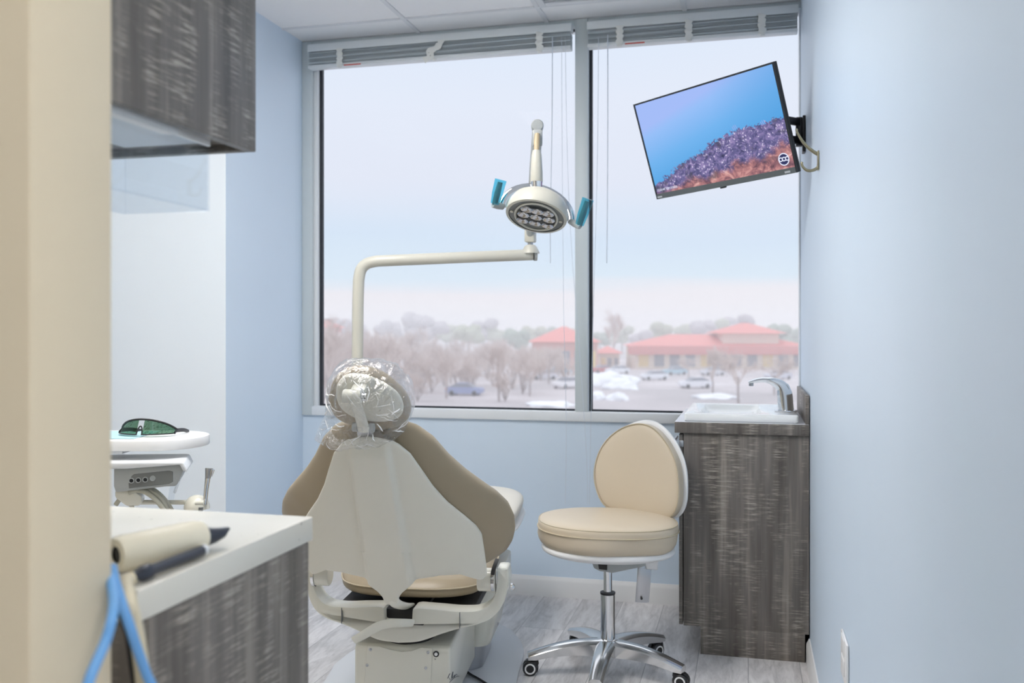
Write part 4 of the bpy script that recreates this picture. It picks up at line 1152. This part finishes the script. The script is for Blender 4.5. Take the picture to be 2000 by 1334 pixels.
# paper mat and safety glasses on the tray
mat_ = slab([(-.7, -.10), (-.035, -.10), (-.035, .11), (-.7, .11)], lambda a, b, h: tw_(a, b, -h - .0005), .0012)
solo('tray_paper', mat_, M_mat, 'pale blue paper liner lying on the white delivery tray', 'tray liner', loc=tw_(-.3, 0, 0))
gc = PT(290, tz1 + .0045, TD - .0)
gl = thing('safety_glasses', 'green tinted wraparound safety glasses lying on the pale blue tray liner', 'safety glasses', gc)
ga = math.radians(-6)
gx = RT * math.cos(ga) + FW * math.sin(ga); gy = UP.cross(gx)
def G(a, b, z): return gc + gx * a + gy * b + UP * z
# lens surface: the wrap front, lying with the brow up
def gfront(t, k):   # t -1..1 across, k 0..1 low to high
    a = t * 1.15
    return G(.093 * math.sin(a) * 1.02, -.078 * math.cos(a) + .02 + .02 * k, .004 + (.043 * (1 - .80 * t * t)) * k)
def lens(t0, t1):
    bm = bm_new(); nu, nv = 16, 8
    V = [[bm.verts.new(gfront(t0 + (t1 - t0) * i / nu, (j / nv) * (.96 if True else 1) + .02)) for j in range(nv + 1)] for i in range(nu + 1)]
    for i in range(nu):
        for j in range(nv): bm.faces.new((V[i][j], V[i + 1][j], V[i + 1][j + 1], V[i][j + 1]))
    bmesh.ops.solidify(bm, geom=bm.faces[:], thickness=.0016)
    return bm
mesh('lens', lens(-.98, -.08), M_greenlens, gl); mesh('lens', lens(.08, .98), M_greenlens, gl)
fr_ = [gfront(-1 + 2 * i / 40, 1.0) for i in range(41)]
mesh('frame', tube(fr_, .0032, 8), M_black, gl)
for s in (-1, 1):
    lo_ = [gfront(s * (.06 + .94 * i / 20), .0) for i in range(21)]
    mesh('lower_rim', tube(lo_, .0018, 8), M_black, gl)
    e_ = gfront(s, .8); 
    mesh('temple', tube(catmull([e_, e_ + gy * .05 - UP * .004 - gx * s * .002, e_ + gy * .10 - UP * .014 - gx * s * .01], 6), [(.002, .006)] * 13, 10, flat=gx), M_black, gl)
    mesh('side_shield', tube([gfront(s, .1), gfront(s, .5), gfront(s, .98)], [(.002, .005)] * 3, 8, flat=gx), M_black, gl)
mesh('nose_bridge', tube(catmull([gfront(-.08, .02), gfront(-.05, .4), gfront(0, .55), gfront(.05, .4), gfront(.08, .02)], 5), .002, 8), M_black, gl)

# ------------------------------------------------------------------ peninsula with white counter
ZP = .864
pn, pf_ = PZ(254, 1153, ZP), PZ(622, 1009.5, ZP)
XPF = (pn.x + pf_.x) / 2; YP0, YP1 = pn.y, pf_.y
XPB = -1.30
thk = .041
cab = thing('base_cabinet', 'grey wood-look peninsula cabinet standing before the dental chair under the white counter', 'cabinet', ((XPF + XPB) / 2, (YP0 + YP1) / 2, 0))
xcf = PY(603, 1100, YP1 - .015); xcf = xcf.x
xcn = PX(290, 1215, xcf).y
mesh('carcass', box((XPB, xcn, .0), (xcf, YP1 - .015, ZP - thk - .0005), .0015), M_lam, cab)
mesh('end_panel', box((XPB + .02, xcn - .016, .08), (xcf - .002, xcn - .0005, ZP - thk - .002), .001), M_lam, cab)
solo('counter', box((XPB, YP0, ZP - thk), (XPF, YP1, ZP), .002), M_quartz, 'speckled white quartz counter over the grey peninsula cabinet', 'counter', loc=((XPF + XPB) / 2, (YP0 + YP1) / 2, ZP))
struct('wall_divider', box((XPB - .1, yp1, 0), (XPB - .001, YP1 - .01, ZC)), M_blue)

# upper cabinet
uc = PY(500, 297, YP1)
XUF, ZU = uc.x, uc.z
ZUT = ZU + .80
up_ = thing('wall_cabinet', 'grey wood-look upper cabinet hanging above the white peninsula counter', 'cabinet', ((XUF + XPB) / 2, (1.0 + YP1) / 2, ZU))
yu0 = yp1 + .004
mesh('carcass', box((XPB, yu0, ZU + .012), (XUF - .02, YP1 - .001, ZUT), .001), M_lam, up_)
mesh('door', box((XUF - .019, yu0, ZU), (XUF, YP1, ZUT), .0015), M_lam, up_)
mesh('end_panel', box((XPB, YP1 - .019, ZU), (XUF - .019, YP1, ZU + .0125), .0008), M_lam, up_)
ul = PZ(372, 255, ZU)
lt = thing('cabinet_light', 'white strip light fixed under the grey upper cabinet', 'strip light', (XUF - .06, 1.1, ZU))
mesh('housing', box((XUF - .052, yu0 + .02, ZU - .006), (XUF - .030, ul.y, ZU + .0115), .003), M_greyl, lt)
mesh('lens_cover', box((XUF - .050, yu0 + .03, ZU - .008), (XUF - .032, ul.y - .02, ZU - .006), .001), M_white, lt)
# acrylic holder
ac = PZ(410, 284, ZU); zab = PY(403, 413, ac.y).z
ach = thing('acrylic_dispenser', 'clear acrylic dispenser box fixed beneath the grey upper cabinet', 'dispenser', (ac.x - .12, ac.y - .1, zab))
xA1, yA1 = ac.x, ac.y
xA0, yA0 = xA1 - .17, yu0 + .03
t_ = .004
for nme, lo, hi in (('front_panel', (xA1 - t_, yA0, zab), (xA1, yA1, ZU + .010)), ('back_panel', (xA0, yA0, zab), (xA0 + t_, yA1, ZU + .010)),
                    ('side_panel', (xA0 + t_, yA1 - t_, zab), (xA1 - t_, yA1, ZU + .010)), ('side_panel', (xA0 + t_, yA0, zab), (xA1 - t_, yA0 + t_, ZU + .010)),
                    ('bottom_panel', (xA0 + t_, yA0 + t_, zab), (xA1 - t_, yA1 - t_, zab + t_))):
    mesh(nme, box(lo, hi, .0006, 1), M_acrylic, ach)
mesh('rim', box((xA1 - .006, yA0, ZU - .002), (xA1 + .001, yA1 + .001, ZU + .0115), .001), M_white, ach)
mesh('mounting_plate', box((xA0 + t_, yA0 + t_, ZU + .003), (xA1 - .0062, yA1 - t_, ZU + .0115), .001), M_greyl, ach)

# ------------------------------------------------------------------ things on the peninsula
rc = .0245
sA, sB = PZ(222, 1086, ZP + rc), PZ(392, 1047, ZP + rc)
sA.z = sB.z = ZP + rc + .0005
ax = (sB - sA).normalized(); LN = (sB - sA).length
dev = thing('intraoral_scanner', 'cream cylindrical handheld scanner with black nose lying on the white counter', 'scanner', (sA + sB) / 2 - UP * rc)
mesh('body', lathe([(.011, .004), (.014, 0), (.022, .001), (rc, .008), (rc, LN - .03), (rc * .97, LN - .012), (rc * .86, LN), (.0, LN + .001)], sA, ax, 36, cap=False), M_scanner, dev)
mesh('tail_hole', lathe([(0, .006), (.0115, .006)], sA, ax, 24, cap=False), M_black, dev)
side = ax.cross(UP)
no = sB + ax * .0
secs = []
for t, w, h, dz in ((0, .016, .016, -.002), (.4, .015, .012, -.004), (.75, .012, .008, -.003), (1.0, .006, .002, .002)):
    c = no + ax * (t * .05) + UP * dz
    secs.append([c + side * (w * math.cos(a)) + UP * (h * math.sin(a)) for a in [2 * math.pi * k / 14 for k in range(14)]])
mesh('nose', loft(secs), M_pen, dev)
# dark slim camera handpiece with its cream cable over the edge
q0, q1 = PZ(258, 1118, ZP + .022), PZ(386, 1063, ZP + .022)
q0.z = ZP + .012; q1.z = ZP + .012
q0 = PZ(261, 1127, ZP + .0115); q1 = PZ(398, 1074, ZP + .0115)
pdv = (q1 - q0).normalized(); LP = (q1 - q0).length
pen = thing('intraoral_camera', 'slim dark camera handpiece on the counter edge in front of the cream scanner', 'camera handpiece', (q0 + q1) / 2 - UP * .011)
mesh('handle', lathe([(.0, 0), (.005, 0), (.0075, .01), (.0105, .016), (.0105, .03), (.0078, .036), (.0078, LP - .006), (.006, LP), (0, LP)], q0, pdv, 22, cap=False), M_pen, pen)
mesh('tip', lathe([(.0079, 0), (.0079, .008), (.005, .012), (0, .012)], q1 - pdv * .006, pdv, 20, cap=False), M_greyl, pen)
XH = max(XPF + .012, XP + .008)
def hang(px, py, dx=0.0): return PX(px, py, XH + dx)
qs = [q0 - pdv * .001, q0 - pdv * .010 - UP * .001, PX(246, 1140, XPF + .004), hang(252, 1175), hang(262, 1215), hang(272, 1270), hang(280, 1340), hang(284, 1420)]
mesh('hose', tube(catmull(qs, 6), .0088, 12), M_creamcable, pen)
for nme, pts, m, dx, lab in (('cable', ((219, 1108), (226, 1140), (240, 1185), (254, 1225), (266, 1262), (278, 1295), (287, 1320), (297, 1345), (300, 1420)), M_bluecable, .018, 'blue cable hanging from the counter end, crossing behind the cream hose'),
                             ('cable', ((216, 1128), (222, 1165), (219, 1205), (207, 1250), (190, 1290), (174, 1330), (160, 1390)), M_bluecable, .033, 'blue cable curving left across the beige wall end'),
                             ('cable', ((222, 1150), (234, 1190), (250, 1225), (257, 1265), (262, 1305), (268, 1345), (270, 1420)), M_blackcable, -.014, 'black cable hanging beside the cream hose at the counter end')):
    n_p = len(pts) - 1
    P3 = catmull([hang(a, b, dx - .045 * max(0, 1 - 3.2 * i / n_p)) for i, (a, b) in enumerate(pts)], 6)
    solo(nme, tube(P3, .0058, 10), m, lab, 'cable', loc=P3[len(P3) // 2])

# ------------------------------------------------------------------ outside, three floors down
ZG = -6.2
def GP(px, d):            # ground point under image column px at distance d
    p = EYE + ray(px, HY) * d; p.z = ZG; return p
def ground_mat():
    m = pbr('wet_asphalt_snow', rgb(178, 176, 184), 0.8)
    nt = m.node_tree; b = nt.nodes['Principled BSDF']
    tc = N(nt, 'TexCoord'); n = N(nt, 'TexNoise', Scale=.05, Detail=5.0, Roughness=.6); nt.links.new(tc.outputs['Object'], n.inputs['Vector'])
    nt.links.new(ramp(nt, n.outputs['Fac'], [(0.38, rgb(178, 172, 174)), (0.55, rgb(198, 190, 192)), (0.66, rgb(208, 202, 204)), (0.74, rgb(236, 235, 238))]), b.inputs['Base Color'])
    return m
struct('ground', box((-420, 12, ZG - .5), (420, 900, ZG)), ground_mat())
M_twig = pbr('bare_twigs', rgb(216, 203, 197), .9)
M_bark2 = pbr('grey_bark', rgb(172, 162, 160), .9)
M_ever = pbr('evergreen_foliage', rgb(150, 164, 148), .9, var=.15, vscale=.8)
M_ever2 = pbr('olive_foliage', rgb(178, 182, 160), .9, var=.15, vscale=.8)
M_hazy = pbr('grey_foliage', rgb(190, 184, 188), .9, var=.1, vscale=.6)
M_roof = pbr('red_roof_tile', rgb(228, 140, 132), .8, var=.06, vscale=2)
M_roof2 = pbr('red_fascia', rgb(214, 134, 128), .8)
M_stucco = pbr('beige_stucco', rgb(232, 220, 204), .9)
M_brick = pbr('rose_brick', rgb(216, 166, 156), .9)
M_dwin = pbr('shop_glass', rgb(140, 142, 152), .3)
M_snow = pbr('snow', rgb(244, 246, 250), .9)
M_yell = pbr('yellow_door', rgb(232, 206, 140), .7)

def bare_tree(seed, h, spread, fork):
    r = random.Random(seed); bt = bm_new(); bb = bm_new()
    def grow(bm, p, d, L, rad, lev):
        q = p + d * L * .55 + Vector((r.uniform(-1, 1), r.uniform(-1, 1), 0)) * L * .05
        e = q + (d + Vector((r.uniform(-.2, .2), r.uniform(-.2, .2), .1))).normalized() * L * .45
        add_tube(bm, [p, q, e], [rad, rad * .8, rad * .62], 5 if lev < 2 else 3, cap=False)
        if lev >= 5: return
        n = (5, 4, 4, 4, 3)[lev]
        for k in range(n):
            s = r.uniform(.45, 1.0)
            base = p.lerp(q, min(1, s * 1.6)) if s < .6 else q.lerp(e, (s - .6) / .4)
            a = r.uniform(0, 2 * math.pi); t = r.uniform(.35, .9) * spread
            o = d.orthogonal().normalized(); o = Quaternion(d, a) @ o
            nd = (d * math.cos(t) + o * math.sin(t) + Vector((0, 0, .15))).normalized()
            grow(bb, base, nd, L * r.uniform(.52, .74), rad * .60, lev + 1)
    if fork < .35:
        for k in range(6):
            a = k * 1.05 + r.uniform(-.3, .3); t = r.uniform(.12, .6)
            grow(bt, Vector((0, 0, 0)), Vector((math.cos(a) * math.sin(t), math.sin(a) * math.sin(t), math.cos(t))), h * fork, h * .010, 1)
    else: grow(bt, Vector((0, 0, 0)), Vector((0, 0, 1)), h * fork, h * .016, 0)
    return bt, bb
TREES = []
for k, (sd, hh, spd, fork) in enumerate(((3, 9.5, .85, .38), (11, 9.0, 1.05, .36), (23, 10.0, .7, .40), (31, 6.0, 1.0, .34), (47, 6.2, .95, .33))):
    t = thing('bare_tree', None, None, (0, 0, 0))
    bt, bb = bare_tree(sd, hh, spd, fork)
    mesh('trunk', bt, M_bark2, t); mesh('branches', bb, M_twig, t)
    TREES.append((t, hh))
def place_tree(k, px, d, h, rz, label, used=[]):
    src, hh = TREES[k]
    if k in used: t = copy_tree(src)
    else: t = src; used.append(k)
    t.location = GP(px, d); s = h / hh; t.scale = (s * 1.15, s * 1.15, s) if k > 2 else (s * 1.3, s * 1.3, s); t.rotation_euler = (0, 0, rz)
    return tag(t, label, 'tree', 'bare winter trees around the parking lot')
LB = 'bare grey-pink winter tree in the thicket between the parking lot and the houses'
for i in range(44):
    px = 618 + i * 11.2 + rnd.uniform(-8, 8)
    d = 112 + 11 * (i * 4 % 9) + rnd.uniform(-2, 2)
    if px > 1000: d = min(d, 160)
    top = rnd.uniform(606, 640) if px < 820 else rnd.uniform(634, 668)
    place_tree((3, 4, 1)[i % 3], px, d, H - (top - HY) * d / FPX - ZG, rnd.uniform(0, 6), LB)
for i in range(13):
    px = 640 + i * 29 + rnd.uniform(-6, 6); d = 100 + 14 * (i % 3)
    if abs(px - 908) < 34: d = 128
    top = rnd.uniform(686, 706)
    place_tree(3 + i % 2, px, d, H - (top - HY) * d / FPX - ZG, rnd.uniform(0, 6), 'low bare grey-pink tree at the near side of the thicket behind the parked cars')
for i, (px, d, top, k, lab) in enumerate(((642, 98, 572, 0, 'tall bare tree at the edge of the window beside the light pole'), (758, 110, 604, 1, 'bare tree just right of the cream lamp pole'),
        (872, 104, 662, 0, 'bare tree with dark leaning trunk above the blue parked car'), (975, 100, 655, 2, 'bare bushy tree at the near edge of the parking lot'),
        (1035, 108, 668, 1, 'thin bare tree before the red-roofed corner building'),
        (1195, 215, 598, 2, 'tall vase-shaped bare tree rising behind the shops right of the mullion'),
        (1442, 97, 644, 1, 'large bare tree in front of the long red-roofed shops'), (1345, 150, 680, 1, 'small bare tree before the shop front'), (1392, 112, 668, 2, 'slim bare tree left of the large one before the shops'), (1512, 110, 664, 1, 'bare tree in front of the shops above the faucet'))):
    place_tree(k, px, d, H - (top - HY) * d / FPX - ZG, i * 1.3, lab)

def leafy(seed, m, w, h, name, label):
    r = random.Random(seed)
    t = thing(name, label, 'tree', (0, 0, 0), 0, 'leafy trees along the skyline')
    bm = bm_new()
    for k in range(9):
        g_ = bmesh.ops.create_icosphere(bm, subdivisions=3, radius=1.0)
        c = Vector((r.uniform(-.5, .5) * w, r.uniform(-.4, .4) * w, h * r.uniform(.45, .82))); rr_ = r.uniform(.28, .45) * w
        for v in g_['verts']:
            q = v.co.copy(); v.co = c + Vector((q.x * rr_, q.y * rr_, q.z * rr_ * .8)) * (1 + .28 * noise.noise(q * 2.6 + Vector((k, seed, 0))))
    mesh('crown', bm, m, t, ang=180)
    mesh('trunk', tube([Vector((0, 0, 0)), Vector((0, 0, h * .6))], w * .06, 7), M_bark2, t)
    return t
for i, (px, d, top, w, m) in enumerate(((655, 330, 615, 9, M_hazy), (700, 360, 622, 12, M_hazy), (760, 340, 618, 11, M_hazy), (815, 380, 608, 14, M_hazy), (850, 300, 616, 9, M_hazy), (872, 320, 628, 8, M_ever2), (915, 300, 626, 9, M_ever2), (945, 330, 614, 12, M_hazy),
        (975, 300, 632, 9, M_ever2), (1015, 290, 636, 9, M_ever), (1045, 300, 632, 8, M_ever2), (1080, 290, 634, 8, M_ever), (1110, 320, 630, 9, M_ever2), (1172, 300, 645, 7, M_ever), (1215, 290, 634, 8, M_ever2), (1245, 300, 644, 9, M_hazy), (1292, 280, 626, 8, M_ever2),
        (1340, 290, 630, 9, M_ever2), (1375, 300, 622, 9, M_hazy), (1405, 310, 618, 9, M_ever2), (1432, 300, 612, 9, M_hazy), (1462, 290, 606, 7, M_hazy), (1518, 260, 630, 8, M_ever), (1552, 300, 632, 8, M_ever2), (1575, 300, 636, 9, M_ever))):
    d = d + (i % 3) * 28 - 28; w = w * .62
    t = leafy(i, m, w, H - (top - HY) * d / FPX - ZG, 'leafy_tree', {M_hazy.name: 'grey hazy tree crown on the far skyline', M_ever.name: 'dark green tree crown on the skyline behind the red roofs', M_ever2.name: 'olive green tree crown on the skyline'}[m.name])
    t.location = GP(px, d)
    t['group'] = {M_hazy.name: 'hazy grey trees on the far skyline', M_ever.name: 'dark green trees on the skyline', M_ever2.name: 'olive trees on the skyline'}[m.name]

def hip(x0, x1, y0, y1, z0, z1, inset, ov=.8):
    bm = bm_new()
    b = [bm.verts.new(p) for p in ((x0 - ov, y0 - ov, z0), (x1 + ov, y0 - ov, z0), (x1 + ov, y1 + ov, z0), (x0 - ov, y1 + ov, z0))]
    ym = (y0 + y1) / 2
    r = [bm.verts.new((x0 + inset, ym, z1)), bm.verts.new((x1 - inset, ym, z1))]
    for f in ((b[0], b[1], r[1], r[0]), (b[1], b[2], r[1]), (b[2], b[3], r[0], r[1]), (b[3], b[0], r[0]), (b[3], b[2], b[1], b[0])): bm.faces.new(f)
    return bm
def building(name, label, px0, px1, d, eave, ridge, depth, wallm, inset, bays, extra=None):
    c0, c1 = GP(px0, d), GP(px1, d)
    w = (c1 - c0).length; c = (c0 + c1) / 2
    t = thing(name, label, 'building', c, YAW)
    ze, zr = H - (eave - HY) * d / FPX - ZG, H - (ridge - HY) * d / FPX - ZG
    mesh('walls', box((-w / 2, 0, 0), (w / 2, depth, ze)), wallm, t, local=True)
    mesh('roof', hip(-w / 2, w / 2, 0, depth, ze, zr, inset), M_roof, t, local=True)
    for k in range(bays):
        xc_ = -w / 2 + w * (k + .5) / bays
        mesh('window', box((xc_ - w / bays * .32, -.06, .5), (xc_ + w / bays * .32, .05, ze * .68), .02), M_dwin if k % 4 else M_yell, t, local=True)
    return t, w, ze, zr, depth
t, w, ze, zr, dp = building('shop_building', 'long low shop building with red tiled roofs beyond the parking lot', 1242, 1575, 188, 676, 653, 16, M_stucco, 8, 11)
mesh('fascia', box((-w / 2 - 1.5, -1.6, ze - 1.7), (w / 2 + 1.5, .2, ze + .1), .1), M_roof2, t, local=True)
def pav(px0, px1, e, r_):
    x0 = (GP(px0, 188) - t.location).dot(RT); x1 = (GP(px1, 188) - t.location).dot(RT)
    z0, z1 = H - (e - HY) * 188 / FPX - ZG, H - (r_ - HY) * 188 / FPX - ZG
    mesh('tower', box((x0 + .6, 1, 0), (x1 - .6, 11, z0)), M_stucco, t, local=True)
    mesh('tower_roof', hip(x0, x1, .5, 11.5, z0, z1, (x1 - x0) * .45), M_roof, t, local=True)
pav(1408, 1530, 651, 630)
t2, *_ = building('corner_building', 'rose brick corner building with a red hip roof left of the mullion', 1042, 1168, 182, 668, 637, 14, M_brick, 6, 5)
t3, *_ = building('shop_wing', 'small shop wing with red fascia between the corner building and long shops', 1172, 1210, 196, 690, 676, 9, M_stucco, 2, 3)
t4, *_ = building('brick_house', 'small red-roofed house at the far window edge behind the bare trees', 612, 652, 210, 640, 622, 10, M_brick, 3, 3)

# cars
def paint(name, c): return pbr(name, c, .3, coat=.3)
M_tyre = pbr('tyre', rgb(70, 70, 74), .8)
def make_car(label, m):
    t = thing('car', label, 'car', (0, 0, 0))
    def sec(x, w, z0, z1): return [Vector((x, -w, z0)), Vector((x, w, z0)), Vector((x, w, (z0 + z1) / 2)), Vector((x, w * .92, z1)), Vector((x, -w * .92, z1)), Vector((x, -w, (z0 + z1) / 2))]
    b = loft([sec(-2.2, .74, .38, .78), sec(-2.05, .86, .28, .92), sec(-.9, .9, .24, .98), sec(.9, .9, .24, 1.0), sec(2.0, .86, .28, .95), sec(2.2, .76, .38, .8)])
    body = mesh('body', b, m, t, ang=50)
    mesh('cabin', loft([sec(-1.2, .80, .96, .99), sec(-.5, .74, .96, 1.44), sec(.8, .74, .96, 1.46), sec(1.75, .80, .96, 1.0)]), M_dwin, t, ang=30)
    mesh('roof_panel', loft([sec(-.48, .70, 1.42, 1.475), sec(.75, .70, 1.43, 1.49)]), m, t)
    for x in (-1.35, 1.35):
        for y in (-.8, .8):
            mesh('wheel', lathe([(0, -.1), (.24, -.1), (.32, -.06), (.32, .06), (.24, .1), (0, .1)], (x, y, .32), (0, 1, 0), 20, cap=False), M_tyre, t)
    for y in (-.62, .62):
        mesh('tail_lamp', box((2.1, y - .16, .66), (2.2, y + .16, .82), .02), M_red, t)
    return t
cars = [(908, 112, 766, 2.9, 'steel blue parked car under the bare trees', rgb(150, 160, 196)), (822, 140, 742, .3, 'white parked car seen between the bare trees beside the lamp pole', rgb(236, 232, 236)),
        (1092, 172, 725, .5, 'small teal car before the rose brick corner building', rgb(140, 164, 180)), (1108, 122, 752, .8, 'white car with red tail lamps just left of the mullion', rgb(240, 238, 242)),
        (1062, 150, 735, .2, 'pale car parked in front of the corner building windows', rgb(220, 218, 226)),
        (1176, 172, 722, .4, 'dark red car parked behind the large snow heap', rgb(190, 96, 104)), (1206, 168, 724, .4, 'white car parked right of the dark red one', rgb(238, 240, 246)),
        (1278, 146, 736, .3, 'white car in the middle of the parking lot', rgb(232, 234, 240)), (1318, 160, 726, .4, 'pale teal car behind the white one in the lot', rgb(170, 198, 212)),
        (1358, 128, 752, .2, 'white car beneath the large bare tree', rgb(236, 236, 242)), (1392, 165, 727, .3, 'silver car near the shop front', rgb(216, 216, 222)),
        (1520, 150, 735, .3, 'silver grey car parked by the shops above the worktop', rgb(206, 206, 216))]
c0 = None
for px, d, py, rz, lab, col in cars:
    m = paint('car_paint', col)
    if c0 is None: t = c0 = make_car(lab, m)
    else:
        t = copy_tree(c0)
        for ch in t.children:
            if ch.name.startswith(('body', 'roof_panel')):
                ch.material_slots[0].link = 'OBJECT'; ch.material_slots[0].material = m
    d = (H - ZG) * FPX / (py + 6 - HY)
    t.location = GP(px, d); t.rotation_euler = (0, 0, YAW + rz)
    tag(t, lab, 'car', 'cars on the parking lot')
# winter haze over the lot
hm_ = bpy.data.materials.new('winter_haze'); hm_.use_nodes = True
nt = hm_.node_tree; nt.nodes.clear()
out = N(nt, 'OutputMaterial'); vsn = N(nt, 'VolumeScatter', Color=(1, 1, 1, 1), Density=0.0032, Anisotropy=0.2)
nt.links.new(vsn.outputs[0], out.inputs['Volume'])
hz_ = mesh('haze', box((-300, 30, ZG - .2), (300, 480, 9)), hm_); hz_['kind'] = 'stuff'; hz_['label'] = 'pale winter haze over the parking lot'; hz_['category'] = 'haze'
# snow
for px, py, w, h, lab in ((1183, 752, 4.2, 2.0, 'large heap of ploughed snow just right of the mullion'), (1214, 757, 2.4, 1.2, 'low heap of snow joining the large one'), (1163, 778, 1.0, 1.0, 'small white snow lump before the large heap'), (1206, 779, 1.2, .8, 'flat snow lump beside the small one'), (1078, 790, 2.4, .5, 'strip of snow at the near kerb under the window rail'), (1395, 775, 2.6, .5, 'patch of snow behind the sink')):
    d = (H - ZG) * FPX / (py + 3 - HY)
    bm = bm_new(); g_ = bmesh.ops.create_icosphere(bm, subdivisions=4, radius=1.0)
    for v in g_['verts']:
        q = v.co.copy(); k = 1 + .35 * noise.noise(q * 1.7 + Vector((px, py, 0))) + .12 * noise.noise(q * 5)
        v.co = Vector((q.x * w * k, q.y * w * .7 * k, max(-.05, q.z * h * k)))
    o = mesh('snow_pile', bm, M_snow, None, ang=180); o.location = GP(px, d)
    tag(o, lab, 'snow pile', 'snow piles on the parking lot')

# ------------------------------------------------------------------ sky, camera, render settings
w = bpy.data.worlds.new('overcast_sky'); sc.world = w; w.use_nodes = True
nt = w.node_tree; nt.nodes.clear()
out = N(nt, 'OutputWorld'); bg = N(nt, 'Background', Strength=0.955)
tc = N(nt, 'TexCoord'); sp = N(nt, 'SeparateXYZ'); nt.links.new(tc.outputs['Generated'], sp.inputs[0])
mp = N(nt, 'Mapping'); mp.inputs['Scale'].default_value = (1.6, 1.6, 14.0); nt.links.new(tc.outputs['Generated'], mp.inputs['Vector'])
n = N(nt, 'TexNoise', Scale=1.3, Detail=3.0, Roughness=.5, Distortion=.3); nt.links.new(mp.outputs['Vector'], n.inputs['Vector'])
el_ = math_n(nt, 'ADD', sp.outputs['Z'], math_n(nt, 'MULTIPLY', math_n(nt, 'SUBTRACT', n.outputs['Fac'], .5), .05))
skyc = ramp(nt, el_, [(0.0, rgb(238, 236, 238)), (0.018, rgb(240, 237, 239)), (0.045, rgb(238, 234, 237)), (0.062, rgb(214, 231, 243)), (0.10, rgb(211, 227, 243)), (0.16, rgb(226, 231, 243)), (0.24, rgb(228, 234, 246)), (0.33, rgb(221, 233, 248)), (0.5, rgb(228, 231, 236))])
brt = ramp(nt, sp.outputs['Z'], [(0.0, (1, 1, 1, 1)), (0.36, (1, 1, 1, 1)), (0.8, (1.9, 1.9, 1.9, 1))])
bl = N(nt, 'VectorMath'); bl.operation = 'MULTIPLY'
nt.links.new(skyc, bl.inputs[0]); nt.links.new(brt, bl.inputs[1])
nt.links.new(bl.outputs[0], bg.inputs['Color']); nt.links.new(bg.outputs[0], out.inputs[0])

cam = bpy.data.cameras.new('camera'); co = bpy.data.objects.new('camera', cam); COL.objects.link(co)
co.location = EYE; co.rotation_euler = (math.pi / 2, 0, YAW)
cam.sensor_width = 36; cam.lens = FPX * 36 / 2000; cam.shift_y = -18 / 2000
cam.clip_start = .05; cam.clip_end = 2000
cam.dof.use_dof = True; cam.dof.focus_distance = 2.75; cam.dof.aperture_fstop = 3.2
sc.camera = co
vs = sc.view_settings
sc.display_settings.display_device = 'sRGB'
vs.view_transform = 'Standard'; vs.look = 'None'; vs.gamma = 1.0; vs.exposure = 0.12; vs.use_curve_mapping = False
sc.cycles.use_denoising = True
sc.cycles.volume_bounces = 5; sc.cycles.max_bounces = 10; sc.cycles.transparent_max_bounces = 16; sc.cycles.diffuse_bounces = 5
sc.cycles.sample_clamp_indirect = 6.0
